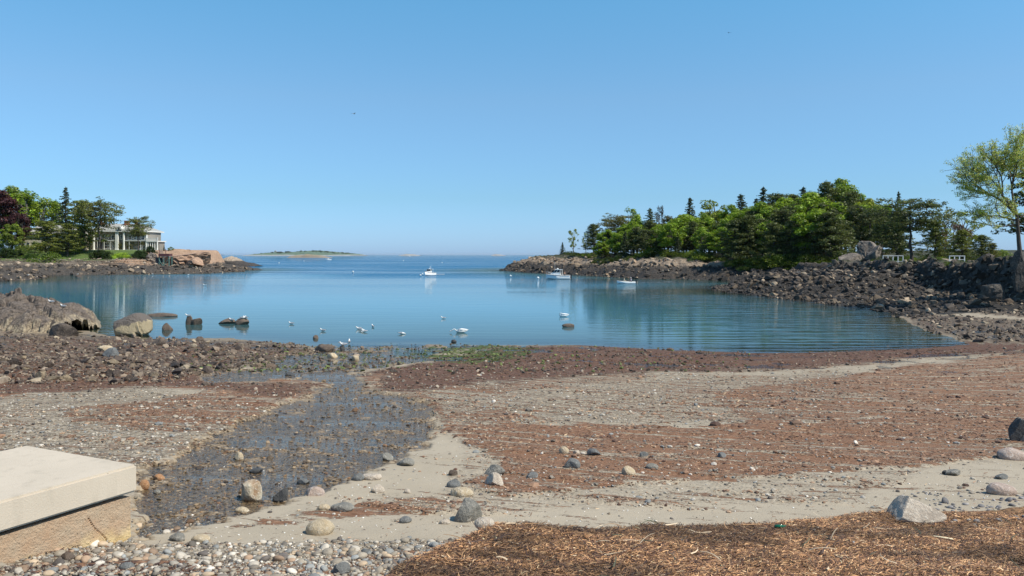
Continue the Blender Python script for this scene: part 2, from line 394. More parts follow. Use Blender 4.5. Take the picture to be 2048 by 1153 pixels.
# the foreground drift of seaweed lies on the beach as a low mound
dpile = psoft(px, py, pile_poly, soft=26, wob=5, seed=30)
zz += dpile * (.09 + .18 * fbm(x * .9, y * .9, 4, 77))
zz += .012 * (fbm(x * 5, y * 5, 2, 78) - .5)
VG = np.stack([x, y, zz], 1)
idx = np.arange(len(x)).reshape(shp)
FG = np.stack([idx[:-1, :-1].ravel(), idx[:-1, 1:].ravel(), idx[1:, 1:].ravel(), idx[1:, :-1].ravel()], 1)
beach_me = mesh_np("beach", VG, FG, True)
vcol(beach_me, "coverA", np.stack([Zn['weed'], Zn['wet'], Zn['grav']], 1))
vcol(beach_me, "coverB", np.stack([Zn['alg'], Zn['cob'], Zn['pile']], 1))
vcol(beach_me, "along", np.stack([x * .22, sdist * 1.35, Zn['stream']], 1))
def grid_lookup(field):
    f2 = field.reshape(shp)
    def look(qx, qy):
        qx = np.asarray(qx, float); qy = np.asarray(qy, float)
        r = np.interp(qy, ys, np.arange(len(ys))); c = np.interp(qx / np.maximum(qy, 3.0), tan, np.arange(len(tan)))
        r0 = np.clip(r.astype(int), 0, len(ys) - 2); c0 = np.clip(c.astype(int), 0, len(tan) - 2); fr = r - r0; fc = c - c0
        return (f2[r0, c0] * (1 - fr) * (1 - fc) + f2[r0 + 1, c0] * fr * (1 - fc) + f2[r0, c0 + 1] * (1 - fr) * fc + f2[r0 + 1, c0 + 1] * fr * fc)
    return look
gz = grid_lookup(zz); gs = grid_lookup(sdist)
look = {k: grid_lookup(v) for k, v in Zn.items()}; look['weedf'] = grid_lookup(weedf); look['zb'] = grid_lookup(zb)
def ground_at(px_, py_):
    """where the sight line through a photograph pixel meets the beach"""
    t = (px_ - 1024) / F; k = (py_ - HORIZON) / F
    yv = np.linspace(3, 110, 4000); zr = EYE - k * yv
    g = np.where(yv < 84, gz(t * yv, yv), main_height(t * yv, yv)[0]); g = np.maximum(g, 0.0)
    hit = np.argmax(zr <= g); d = yv[hit]
    return t * d, d, float(g[hit])

def beach_material():
    g = G("beach_ground"); p = g.pos()
    A = g.sep(g.attr("coverA")); B = g.sep(g.attr("coverB")); L = g.attr("along"); Ls = g.sep(L)
    # bare sand
    c = g.mix(g.noise(p, .8, 5), (.335, .28, .205), (.445, .38, .29))
    c = g.mix(g.math('MULTIPLY', g.sm(g.noise(p, 60, 3, .8), .45, .8), .35), c, (.16, .145, .12))
    # gravel: cells of stone colours
    v1 = g.vor(p, 22, out="Color"); v2 = g.vor(p, 9, out="Color")
    f1 = g.sep(v1)[0]; f2 = g.sep(v2)[1]
    pal = [(0, (.07, .055, .042)), (.2, (.20, .16, .115)), (.4, (.32, .265, .19)), (.6, (.43, .36, .265)), (.78, (.20, .15, .105)), (.9, (.46, .40, .32)), (1, (.12, .105, .09))]
    gc = g.mix(g.sm(g.noise(p, 3, 3), .4, .6), g.ramp(f1, pal), g.ramp(f2, pal))
    c = g.mix(g.math('MULTIPLY', A[2], .92), c, gc)
    cobc = g.mix(g.noise(p, 2.5, 4), (.11, .085, .065), (.20, .16, .125))
    cobc = g.mix(g.sm(g.noise(p, 6, 4, .7), .52, .62), cobc, (.30, .25, .19))
    c = g.mix(g.math('MULTIPLY', B[1], .95), c, cobc)
    # wetness darkens
    wetf = A[1]; c = g.mix(g.math('MULTIPLY', Ls[2], .75), c, g.mix(1.0, g.ramp(f1, [(0, (.10, .075, .05)), (.3, (.20, .15, .10)), (.6, (.33, .25, .165)), (.85, (.46, .38, .27)), (1, (.12, .10, .085))]), (1.0, .93, .85), 'MULTIPLY'))
    c = g.mix(g.math('MULTIPLY', wetf, g.math('SUBTRACT', .6, g.math('MULTIPLY', Ls[2], .35))), c, g.mix(1.0, c, (.50, .44, .37), 'MULTIPLY'))
    # seaweed litter in lines along the shore
    sv = g.n.new("ShaderNodeCombineXYZ"); s1 = Ls
    g.lk(s1[0], sv.inputs[0]); g.lk(s1[1], sv.inputs[1])
    n1 = g.noise(g.scale(sv.outputs[0], (1, 1.9, 1)), 1.0, 8, .68); n2 = g.noise(g.scale(p, (3, 9, 6)), 1.0, 4, .7); n3 = g.noise(g.scale(p, (14, 30, 14)), 1, 3, .8)
    m = g.math('ADD', A[0], g.math('MULTIPLY', g.math('SUBTRACT', n1, .5), 2.3))
    m = g.math('ADD', m, g.math('MULTIPLY', g.math('SUBTRACT', n2, .5), 1.3))
    m = g.math('ADD', m, g.math('MULTIPLY', g.math('SUBTRACT', n3, .5), 1.0))
    wf = g.sm(m, .47, .60)
    wn_ = g.noise(g.scale(p, (10, 26, 14)), 1, 4, .75)
    dry = g.ramp(wn_, [(.25, (.08, .038, .022)), (.45, (.20, .104, .060)), (.6, (.30, .168, .102)), (.8, (.46, .30, .195))])
    wetc = g.ramp(wn_, [(.25, (.022, .011, .008)), (.45, (.10, .050, .031)), (.62, (.18, .096, .060)), (.78, (.34, .23, .15))])
    wc = g.mix(wetf, dry, wetc)
    c = g.mix(wf, c, wc)
    # green weed
    am = g.math('ADD', B[0], g.math('MULTIPLY', g.math('SUBTRACT', g.noise(g.scale(p, (1.2, 1.0, 1)), 1, 5, .7), .5), 1.7))
    ac = g.mix(g.noise(p, 5, 4), (.035, .055, .010), (.11, .14, .035))
    c = g.mix(g.math('MULTIPLY', g.sm(am, .55, .72), g.sm(B[0], .15, .3)), c, ac)
    c = g.mix(g.math('MULTIPLY', B[2], .95), c, g.ramp(g.noise(g.scale(p, (18, 22, 18)), 1, 4, .75), [(.3, (.05, .022, .012)), (.5, (.20, .105, .05)), (.7, (.42, .26, .13))]))
    h = g.math('ADD', g.math('MULTIPLY', g.math('MULTIPLY', g.math('SUBTRACT', 1, g.vor(p, 20)), A[2]), 1.0), g.math('MULTIPLY', g.math('MULTIPLY', wn_, wf), 1.2))
    h = g.math('ADD', h, g.math('MULTIPLY', g.noise(p, 45, 3), .25))
    rough = g.math('SUBTRACT', .9, g.math('MULTIPLY', wetf, .2))
    return g.set(c, rough, g.bump(h, .8, .035), spec=.2)
beach = ob("beach", beach_me, beach_material()); tag(beach, kind='structure')

# water that stands or runs on the beach: the stream and the pools
m = (Zn['stream'] > .25) | ((sdist < 17) & (sdist > -2) & (y < 75))
zs_ = np.where(Zn['stream'] > .25, zb - .056, zb - .035)
low = ss(9, 3, sdist) * (y < 75)
zs_ = zs_ * (1 - low) + (np.round(zb / .09) * .09 - .03) * low * 0 + zs_ * low
qm = m[FG].all(1)
def sub_mesh(name, V, Fq):
    u, inv = np.unique(Fq, return_inverse=True); return mesh_np(name, V[u], inv.reshape(Fq.shape), True)
def water_mat(name, body, stretch, big, small, clear):
    g = G(name); p = g.geo()
    n1 = g.noise(g.scale(p, (stretch, 1, 1)), big[0], 5, .6); n2 = g.noise(g.scale(p, (stretch * 1.6, 1, 1)), small[0], 3, .6)
    nb = g.bump(n1, 1.0, big[1], g.bump(n2, 1.0, small[1]))
    fr = g.n.new("ShaderNodeFresnel"); fr.inputs[0].default_value = 1.33; g.lk(nb, fr.inputs["Normal"])
    gl = g.n.new("ShaderNodeBsdfGlossy"); gl.inputs["Roughness"].default_value = .04; g.lk(nb, gl.inputs["Normal"])
    tr = g.n.new("ShaderNodeBsdfTransparent"); tr.inputs[0].default_value = tuple(clear) + (1,)
    df = g.n.new("ShaderNodeBsdfDiffuse"); g.lk(body[0], df.inputs[0])
    ms = g.n.new("ShaderNodeMixShader"); g.lk(body[1], ms.inputs[0]) if not callable(body[1]) else g.lk(body[1](g), ms.inputs[0])
    g.lk(tr.outputs[0], ms.inputs[1]); g.lk(df.outputs[0], ms.inputs[2])
    m2 = g.n.new("ShaderNodeMixShader"); g.lk(fr.outputs[0], m2.inputs[0]); g.lk(ms.outputs[0], m2.inputs[1]); g.lk(gl.outputs[0], m2.inputs[2])
    g.lk(m2.outputs[0], g.out.inputs[0]); return g
VW = np.stack([x, y, zs_], 1)
sm_me = sub_mesh("stream", VW, FG[qm])
stream_o = ob("stream", sm_me, water_mat("stream_water", ((.02, .03, .03, 1), .05), .7, (5.0, .035), (16, .022), (.92, .90, .84)).m)
tag(stream_o, kind='structure')

# ------------------------------------------------------------------ far side of the land: spit, bank, wooded headland
def grid_land(name, x0, x1, y0, y1, nx, ny, hf, mat, keep=-.9):
    gx = np.linspace(x0, x1, nx); gy = np.linspace(y0, y1, ny); GX, GY = np.meshgrid(gx, gy); a = GX.ravel(); b = GY.ravel()
    h = hf(a, b); ii = np.arange(nx * ny).reshape(ny, nx)
    Q = np.stack([ii[:-1, :-1].ravel(), ii[:-1, 1:].ravel(), ii[1:, 1:].ravel(), ii[1:, :-1].ravel()], 1)
    Q = Q[(h[Q] > keep).any(1)]
    me = sub_mesh(name, np.stack([a, b, h], 1), Q); o = ob(name, me, mat); return tag(o, kind='structure')
rock_far = None
def land_mat(name, tan1, tan2, black1, black2, tide, green=(.055, .085, .02), gz0=4.6, gx=None):
    g = G(name); p = g.geo(); n1 = g.noise(p, .35, 6, .6, .5); n2 = g.noise(p, 2.2, 5, .65, .3); n3 = g.noise(p, 9, 4, .7)
    up = g.sm(g.noise(p, .9, 6, .7, .8), .42, .6)
    c = g.mix(up, tan1, tan2); c = g.mix(g.sm(n3, .55, .7), c, tuple(v * .45 for v in tan1))
    z = g.sepx(p)[2]; zz = g.math('ADD', z, g.math('MULTIPLY', g.math('SUBTRACT', n1, .5), 2.2))
    if gx: c = g.mix(g.sm(g.sepx(p)[0], gx, gx + 3), g.mix(n2, (.10, .08, .06), (.20, .16, .12)), c)
    bc = g.mix(g.sm(n2, .42, .62), black1, black2); bc = g.mix(g.sm(n3, .6, .7), bc, tuple(v * 1.8 for v in black2))
    c = g.mix(g.sm(zz, tide + .5, tide - .2), c, bc)
    nz = g.sepx(g.geo("Normal"))[2]
    gr = g.math('MULTIPLY', g.sm(zz, gz0, gz0 + .8), g.sm(g.math('ADD', nz, g.math('MULTIPLY', n2, .3)), .85, 1.0))
    if gx: gr = g.math('MULTIPLY', gr, g.sm(g.sepx(p)[0], gx + 1, gx - 1))
    c = g.mix(gr, c, g.mix(n2, green, tuple(v * 1.7 for v in green)))
    return g.set(c, .85, g.bump(g.math('ADD', n2, g.math('MULTIPLY', g.noise(p, 1.2, 8, .7, 1.0), 1.2)), 1.0, .45, g.bump(n3, .6, .08)))
mat_right = land_mat("right_shore_rock", (.27, .20, .145), (.36, .28, .20), (.030, .027, .024), (.085, .066, .050), 3.1, gz0=4.9, green=(.038, .040, .018))
mat_bank = land_mat("shade_toned_bank_rock", (.09, .075, .06), (.15, .12, .095), (.020, .017, .014), (.062, .048, .036), 4.6, gz0=4.9, green=(.035, .05, .016))  # dark weedy rock and soil; the bank's shade is also put into this colour
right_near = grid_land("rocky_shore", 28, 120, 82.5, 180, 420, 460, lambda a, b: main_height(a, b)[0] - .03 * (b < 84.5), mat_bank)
headland = grid_land("headland", -12, 290, 178, 450, 560, 420, lambda a, b: main_height(a, b)[0] - .04 * (b < 180), mat_right)

# left headland with the mansion
left_poly = [at(-900, 562), at(0, 563), at(60, 560), at(88, 556), at(95, 551), at(200, 550), at(300, 549), at(380, 548), at(455, 545),
             (-103, 306), (-112, 322), (-108, 345), (-125, 372), (-180, 420), (-420, 430), (-520, 200)]
def left_height(a, b):
    s = sdf(a, b, left_poly)
    z = np.interp(s, [-40, -3, 0, 4, 12, 22, 28], [-3, -.4, 0, .9, 1.9, 2.8, 3.2])
    yw = 292 + .10 * (a + 130)            # the retaining wall's line
    up = ss(0, 1.0, b - yw) * ss(-132, -137, a) * ss(0, 9, s)
    z = z * (1 - up) + np.maximum(z, np.interp(b - yw, [0, 6, 14, 34, 60], [4.7, 4.8, 5.3, 8.4, 8.6])) * up
    kn = np.exp(-(np.abs((a + 137) / 14.5) ** 3 + np.abs((b - 320) / 19) ** 4)) # pink granite knoll
    z = np.where(kn > .03, np.maximum(z, 8.2 * kn * (.85 + .3 * fbm(a * .12, b * .12, 3, 90))), z)
    r = ss(-2, 3, s) * (1 - up)
    return z + r * .6 * blocks(a * .3, b * .28, 49) + r * (.9 * (ridge(a * .13, b * .13, 4, 13) - .5) + .5 * (ridge(a * .5, b * .5, 3, 18) - .5))
mat_left = land_mat("left_shore_rock", (.38, .24, .155), (.50, .33, .215), (.050, .043, .037), (.115, .092, .070), 2.9, gz0=4.0, gx=-146, green=(.075, .115, .022))
left_land = grid_land("mansion_headland", -420, -95, 188, 430, 640, 440, left_height, mat_left)

# ------------------------------------------------------------------ sea
wy = np.concatenate([1 / np.linspace(1 / 44, 1 / 420, 420), 1 / np.linspace(1 / 430, 1 / 3000, 40), [5000, 9000, 20000, 60000]])
wt = np.concatenate([np.linspace(-2.5, -.75, 30)[:-1], np.linspace(-.75, .75, 420), np.linspace(.75, 2.5, 30)[1:]])
WY, WT = np.meshgrid(wy, wt, indexing='ij'); wx = (WT * WY).ravel(); wyy = WY.ravel()
dep = -np.maximum(main_height(wx, wyy, False)[0], left_height(wx, wyy)); dep = np.where(wyy > 460, 5, dep)
ii = np.arange(len(wx)).reshape(WY.shape)
WF = np.stack([ii[:-1, :-1].ravel(), ii[:-1, 1:].ravel(), ii[1:, 1:].ravel(), ii[1:, :-1].ravel()], 1)
sea_me = mesh_np("sea", np.stack([wx, wyy, 0 * wx], 1), WF, True)
lee = ss(40, 8, np.hypot(wx * 0, np.maximum(0, -dep)))  # unused guard keeps depth finite
rip = ss(105, 330, wyy) * (1 - .8 * ss(-40, -75, wx) * ss(290, 240, wyy))                                   # open water is choppier
edge = sdf(wx, wyy, main_poly); band = ss(-34, -6, edge) * ss(10, 30, wx) * (wyy < 130)
vcol(sea_me, "seaattr", np.stack([np.clip(dep, 0, 5) / 5, rip, band], 1))
def sea_material():
    g = G("sea_water"); p = g.geo(); A = g.sep(g.attr("seaattr"))
    patch = g.noise(g.scale(p, (.006, .028, 1)), 1, 4, .6, .5)
    big = g.noise(g.scale(p, (.10, .75, 1)), 1.0, 3, .5); mid = g.noise(g.scale(p, (.9, 2.2, 1)), 1.0, 4, .6); fine = g.noise(g.scale(p, (4, 7, 1)), 1.0, 2)
    k = g.math('ADD', .006, g.math('MULTIPLY', g.math('POWER', A[1], 1.2), .80))
    k = g.math('MULTIPLY', k, g.math('ADD', .25, g.math('MULTIPLY', g.sm(patch, .36, .64), 1.3)))
    h = g.math('ADD', g.math('MULTIPLY', mid, g.math('MULTIPLY', k, .55)), g.math('MULTIPLY', fine, g.math('MULTIPLY', k, .08)))
    h = g.math('ADD', h, g.math('MULTIPLY', big, g.math('ADD', g.math('ADD', .022, g.math('MULTIPLY', A[1], .06)), g.math('MULTIPLY', A[2], .15))))
    nb = g.bump(h, 1.0, 1.0)
    fr = g.n.new("ShaderNodeFresnel"); fr.inputs[0].default_value = 1.33; g.lk(nb, fr.inputs["Normal"])
    gl = g.n.new("ShaderNodeBsdfGlossy"); gl.inputs["Roughness"].default_value = .03; g.lk(nb, gl.inputs["Normal"])
    tr = g.n.new("ShaderNodeBsdfTransparent"); tr.inputs[0].default_value = (.62, .72, .68, 1)
    df = g.n.new("ShaderNodeBsdfDiffuse"); g.lk(g.mix(g.sm(A[0], .02, .5), (.05, .10, .09), g.mix(g.sm(A[1], .1, .8), (.075, .265, .40), (.009, .12, .25))), df.inputs[0])
    a = g.n.new("ShaderNodeMixShader"); g.lk(g.sm(A[0], -.01, .12), a.inputs[0]); g.lk(tr.outputs[0], a.inputs[1]); g.lk(df.outputs[0], a.inputs[2])
    b = g.n.new("ShaderNodeMixShader"); g.lk(fr.outputs[0], b.inputs[0]); g.lk(a.outputs[0], b.inputs[1]); g.lk(gl.outputs[0], b.inputs[2])
    g.lk(b.outputs[0], g.out.inputs[0]); return g.m
sea = ob("sea", sea_me, sea_material()); tag(sea, kind='structure')
seabed = ob("seabed", mesh_np("seabed", [(-60000, -200, -6), (60000, -200, -6), (60000, 60000, -6), (-60000, 60000, -6)], [(0, 1, 2, 3)]), simple("seabed_sand", (.05, .10, .10)))
tag(seabed, kind='structure')

# islands
def island(name, px0, px1, d, depth, prof_pts, mat, seed, nx=160, ny=24):
    """low island; prof_pts: (pixel x, pixel y of the skyline)"""
    xs = np.linspace(X(px0, d), X(px1, d), nx); ysx = np.linspace(-1, 1, ny)
    GX, GY = np.meshgrid(xs, ysx); pxs = 1024 + GX * F / d
    top = EYE - (np.interp(pxs, [a for a, b in prof_pts], [b for a, b in prof_pts]) - HORIZON) * d / F
    h = (np.maximum(top, 0) + .3) * np.sqrt(np.clip(1 - GY ** 2, 0, 1)) ** .7
    span = xs[-1] - xs[0]
    h = h * (1 + .25 * (fbm(GX / span * 60, GY * 3, 3, seed) - .5)) - .3
    ii = np.arange(nx * ny).reshape(ny, nx)
    Q = np.stack([ii[:-1, :-1].ravel(), ii[:-1, 1:].ravel(), ii[1:, 1:].ravel(), ii[1:, :-1].ravel()], 1)
    o = ob(name, mesh_np(name, np.stack([GX.ravel(), (d + depth * GY).ravel(), h.ravel()], 1), Q, False), mat); return tag(o, kind='structure')
def isl_mat(name, rock, green, z0, z1, sc):
    g = G(name); p = g.geo(); n = g.noise(p, sc, 5, .65); z = g.sepx(p)[2]
    f = g.sm(g.math('ADD', z, g.math('MULTIPLY', g.math('SUBTRACT', n, .5), (z1 - z0) * 2)), z0, z1)
    c = g.mix(f, g.mix(n, tuple(v * .6 for v in rock), tuple(v * 1.2 for v in rock)), g.mix(g.noise(p, sc * 2, 3), green, tuple(v * 2 for v in green)))
    return g.set(c, .9, g.bump(g.noise(p, sc * 2, 6, .7), 1, 1.5 / sc * .1))
m_isl = isl_mat("haze_greyed_island", (.36, .36, .35), (.075, .11, .075), 3, 9, .02)  # green greyed so some distance haze sits in the colour itself
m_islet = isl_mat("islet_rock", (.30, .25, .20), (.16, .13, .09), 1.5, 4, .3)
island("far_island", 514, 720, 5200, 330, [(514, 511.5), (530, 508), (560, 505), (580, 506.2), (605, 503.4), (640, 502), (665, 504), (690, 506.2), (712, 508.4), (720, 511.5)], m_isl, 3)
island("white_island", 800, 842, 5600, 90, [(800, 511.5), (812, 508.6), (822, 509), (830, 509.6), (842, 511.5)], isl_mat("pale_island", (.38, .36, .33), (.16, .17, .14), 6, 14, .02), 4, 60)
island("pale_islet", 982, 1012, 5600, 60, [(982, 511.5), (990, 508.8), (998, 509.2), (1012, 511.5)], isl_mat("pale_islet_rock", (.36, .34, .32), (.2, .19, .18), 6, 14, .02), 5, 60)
island("far_coast", -400, 425, 16000, 700, [(-400, 500), (300, 503), (350, 504), (380, 507), (425, 509.8)], isl_mat("haze_tinted_coast", (.16, .22, .27), (.13, .19, .22), 8, 20, .004), 6, 90)  # bluish tones: distance haze painted into the coast's colour
island("low_islet", 578, 664, 1700, 26, [(578, 516.4), (584, 512.5), (598, 510.5), (606, 511.5), (615, 508.8), (625, 510), (640, 511), (655, 514), (664, 516.4)], m_islet, 7, 120)
def small_islet(name, pts, d, dep, seed, mat): island(name, pts[0][0], pts[-1][0], d, dep, pts, mat, seed, 110, 40)
m_ledge = land_mat("ledge_rock", (.34, .26, .19), (.46, .36, .27), (.035, .030, .027), (.095, .075, .06), 3.0, gz0=90)
small_islet("rocky_islet", [(395, 533), (412, 519), (430, 518.5), (445, 519), (462, 513), (472, 516), (485, 523), (495, 526), (505, 526.5), (518, 532)], 452, 9, 8, m_ledge)
# ------------------------------------------------------------------ stones
def ico(sub):
    bm = bmesh.new(); bmesh.ops.create_icosphere(bm, subdivisions=sub, radius=1.0)
    V = np.array([v.co[:] for v in bm.verts]); Fc = np.array([[v.index for v in f.verts] for f in bm.faces]); bm.free(); return V, Fc
ICO = {k: ico(k) for k in (1, 2, 3, 4)}
def rock_shape(seed, sub=3, facets=9, flat=.7, rough=.07, round_=0.0):
    r = np.random.RandomState(seed); V, Fc = ICO[sub]; V = V.copy()
    for k in range(facets):
        n = r.normal(size=3); n /= np.linalg.norm(n); h = r.uniform(.34, .74) + round_ * .35
        d = V @ n; V = V - np.outer(np.maximum(d - h, 0) * (1 - round_ * .5), n)
    V = V * (1 + rough * 2 * (fbm(V[:, 0] * 1.6 + V[:, 2] * 1.1 + seed, V[:, 1] * 1.6 - V[:, 2] * .9, 3, seed) - .5))[:, None]
    V = V * np.array([1, r.uniform(.7, 1), flat * r.uniform(.8, 1.15)])
    return V / np.abs(V[:, :2]).max(), Fc
PRO = {s: [rock_shape(100 + i, s, 8 + i % 4, .72) for i in range(10)] for s in (1, 2)}
PEB = [rock_shape(300 + i, 1, 3, .5, .03, .8) for i in range(8)]
PEB2 = [rock_shape(330 + i, 2, 4, .55, .05, .6) for i in range(8)]
def stone_field(name, P, size, protos, cols, mat, seed, sink=.3, tilt=.35, smooth=False):
    """many small stones as one mesh: P (n,3) where they lie"""
    r = np.random.RandomState(seed); n = len(P); Vs = []; Fs = []; Cs = []; base = 0
    which = r.randint(0, len(protos), n)
    for k, (V, Fc) in enumerate(protos):
        m = np.where(which == k)[0]
        if not len(m): continue
        a = r.uniform(0, 6.28, len(m)); tx = r.normal(0, tilt, len(m)); ca, sa = np.cos(a), np.sin(a)
        v = np.repeat(V[None], len(m), 0)
        y1 = v[:, :, 1] * np.cos(tx)[:, None] - v[:, :, 2] * np.sin(tx)[:, None]; z1 = v[:, :, 1] * np.sin(tx)[:, None] + v[:, :, 2] * np.cos(tx)[:, None]
        x2 = v[:, :, 0] * ca[:, None] - y1 * sa[:, None]; y2 = v[:, :, 0] * sa[:, None] + y1 * ca[:, None]
        s = size[m][:, None]; hgt = np.abs(z1).max(1)[:, None]
        O = np.stack([x2 * s + P[m, 0:1], y2 * s + P[m, 1:2], (z1 + hgt * (1 - sink * 2) * .9) * s + P[m, 2:3]], 2)
        Vs.append(O.reshape(-1, 3)); nv = V.shape[0]
        Fs.append((Fc[None] + (base + np.arange(len(m)) * nv)[:, None, None]).reshape(-1, 3)); base += nv * len(m)
        Cs.append(np.repeat(cols[m], nv, 0))
    me = mesh_np(name, np.concatenate(Vs), np.concatenate(Fs), smooth); vcol(me, "tint", np.concatenate(Cs))
    o = ob(name, me, mat); return tag(o, kind='stuff')
def vc_mat(name, rough=.8, sc=14, k=.35):
    g = G(name); p = g.pos(); n = g.noise(p, sc, 4, .65)
    c = g.mix(1.0, g.attr("tint"), g.mix(n, (1 - k,) * 3, (1 + k,) * 3), 'MULTIPLY')
    return g.set(c, rough, g.bump(n, .5, .3 / sc))
m_peb = vc_mat("pebble_stone", .75, 40); m_rub = vc_mat("rubble_stone", .82, 3, .5)
def palette(n, cols, w, seed, jit=.18):
    r = np.random.RandomState(seed); c = np.array(cols)[r.choice(len(cols), n, p=np.array(w) / sum(w))]
    return np.clip(c * (1 + r.normal(0, jit, (n, 1))), .01, .8)
def sample_px(n, x0, x1, y0, y1, seed, dens=None, pw=1.0):
    """points on the beach, spread evenly as the eye sees them; keeps those where dens() says so"""
    r = np.random.RandomState(seed); t = (r.uniform(x0, x1, n) - 1024) / F; q = r.uniform(y0, y1, n)
    yy = np.full(n, 20.0)
    for _ in range(34): yy = np.clip(.5 * yy + .5 * (EYE - gz(t * yy, yy)) * F / (q - HORIZON), 3, 83)
    xx = t * yy; keep = np.abs(HORIZON + (EYE - gz(xx, yy)) * F / yy - q) < 4
    xx, yy, q = xx[keep], yy[keep], q[keep]
    if dens is not None:
        k = r.uniform(0, 1, len(xx)) < dens(xx, yy, q); xx, yy = xx[k], yy[k]
    return np.stack([xx, yy, gz(xx, yy)], 1)
PEBC = [(.30, .255, .195), (.42, .37, .30), (.20, .17, .135), (.12, .10, .085), (.56, .50, .42), (.32, .215, .14), (.24, .24, .225), (.44, .33, .22)]
PEBW = [4, 3, 3, 2, 1.3, 1.3, 2, 1]
# pale shingle beside the slab and along the foreground
P = sample_px(30000, -150, 1150, 1040, 1240, 1, lambda a, b, q: look['grav'](a, b) * (1 - look['clean'](a, b)) * (1 - .92 * look['pile'](a, b)))
sz = np.clip(np.random.RandomState(2).lognormal(-4.5, .5, len(P)), .006, .045)
stone_field("shingle", P, sz, PEB, palette(len(P), PEBC, PEBW, 3), m_peb, 4, smooth=True)
P = sample_px(900, -150, 1100, 1060, 1240, 5, lambda a, b, q: look['grav'](a, b) * (1 - look['clean'](a, b)) * (1 - .95 * look['pile'](a, b)))
sz = np.random.RandomState(6).uniform(.025, .058, len(P))
stone_field("shingle_stones", P, sz, PEB2, palette(len(P), PEBC, [3, 4, 2, 1, 2, 2, 2, 2], 7), m_peb, 8, smooth=True)
# gravel further out (dry banks and the stream bed)
P = sample_px(26000, -200, 2150, 735, 1060, 9, lambda a, b, q: np.clip(look['grav'](a, b) * 1.3 - .25, 0, 1) * (1 - .6 * look['weedf'](a, b)) * .95 + .04)
d = P[:, 1]; sz = np.random.RandomState(10).lognormal(0, .40, len(P)) * np.interp(d, [6, 12, 30, 45], [.013, .019, .032, .044])
st = look['stream'](P[:, 0], P[:, 1])[:, None]
C = palette(len(P), PEBC, PEBW, 11); C = C * (1 - .55 * st) * np.where(st > .3, [1.2, .98, .74], 1.0)
stone_field("gravel", P, sz, PEB, C, m_peb, 12, sink=.25)
# white shell scraps and small pale stones on the sand
P = sample_px(2600, -100, 2150, 760, 1100, 13, lambda a, b, q: .35 + .5 * look['clean'](a, b))
sz = np.random.RandomState(14).uniform(.006, .015, len(P)) * np.interp(P[:, 1], [6, 12, 40], [.85, 1.0, 1.7])
stone_field("shell_scraps", P, sz, PEB, palette(len(P), [(.74, .70, .64), (.60, .54, .46), (.42, .38, .33)], [3, 2, 2], 15), m_peb, 16, sink=.15)
# dark rounded stones at the right edge
P = sample_px(330, 1800, 2250, 985, 1046, 17); sz = np.random.RandomState(18).lognormal(-3.9, .5, len(P))
stone_field("dark_shingle", P, sz, PEB2, palette(len(P), [(.16, .15, .15), (.26, .24, .23), (.38, .34, .30)], [3, 2, 1], 19), m_peb, 20, smooth=True)
# cobbles of the left intertidal ground and the right flat
cobd = lambda a, b, q: np.clip(look['cob'](a, b) * 1.1 + .25 * look['alg'](a, b), 0, 1)
P = sample_px(9000, -250, 800, 640, 790, 21, cobd)
CO = [(.15, .11, .08), (.23, .175, .125), (.09, .065, .05), (.34, .27, .185), (.05, .038, .032)]
sz = np.clip(np.random.RandomState(22).lognormal(-2.65, .5, len(P)), .035, .28)
stone_field("cobbles", P, sz, PRO[1], palette(len(P), CO, [4, 3, 4, 1.2, 2], 23), m_rub, 24, sink=.3)
P = sample_px(3000, 1760, 2400, 618, 700, 25, cobd); sz = np.clip(np.random.RandomState(26).lognormal(-2.2, .5, len(P)), .04, .4)
stone_field("flat_cobbles", P, sz, PRO[1], palette(len(P), CO, [3, 3, 4, 1.5, 4], 27), m_rub, 28, sink=.3)
# stones among the pools and green weed
P = sample_px(1500, 380, 1500, 688, 745, 29, lambda a, b, q: .5 + .5 * look['alg'](a, b)); sz = np.random.RandomState(30).uniform(.04, .13, len(P))
stone_field("weedy_stones", P, sz, PRO[1], palette(len(P), [(.09, .10, .035), (.10, .07, .05), (.17, .13, .09), (.05, .04, .03), (.14, .17, .05)], [3, 3, 1, 2, 2], 31), m_rub, 32)

# rubble of the far shores
def shore_pts(n, x0, x1, y0, y1, hf, cond, seed):
    r = np.random.RandomState(seed); a = r.uniform(x0, x1, n); b = r.uniform(y0, y1, n); z, s = hf(a, b)
    k = cond(a, b, z, s) & (z > -.1); return np.stack([a[k], b[k], z[k]], 1), s[k]
lh = lambda a, b: (left_height(a, b), sdf(a, b, left_poly))
BK = [(.055, .043, .034), (.095, .070, .050), (.16, .12, .082), (.28, .21, .145), (.030, .025, .021), (.40, .31, .215)]
def tide_tint(z, n, seed, zt=2.8):
    lo = palette(n, BK, [4, 4, 2.4, 1.0, 4, .6], seed); hi = palette(n, [(.30, .225, .16), (.38, .30, .22), (.20, .16, .12), (.24, .16, .11)], [3, 2, 2, 1], seed + 1)
    f = ss(zt - .5, zt + .6, z + np.random.RandomState(seed).normal(0, .4, n))[:, None]; return lo * (1 - f) + hi * f
P, s_ = shore_pts(7000, 34, 70, 82, 176, main_height, lambda a, b, z, s: (s < 24) & (a < bank_edge(b) + 1), 40)
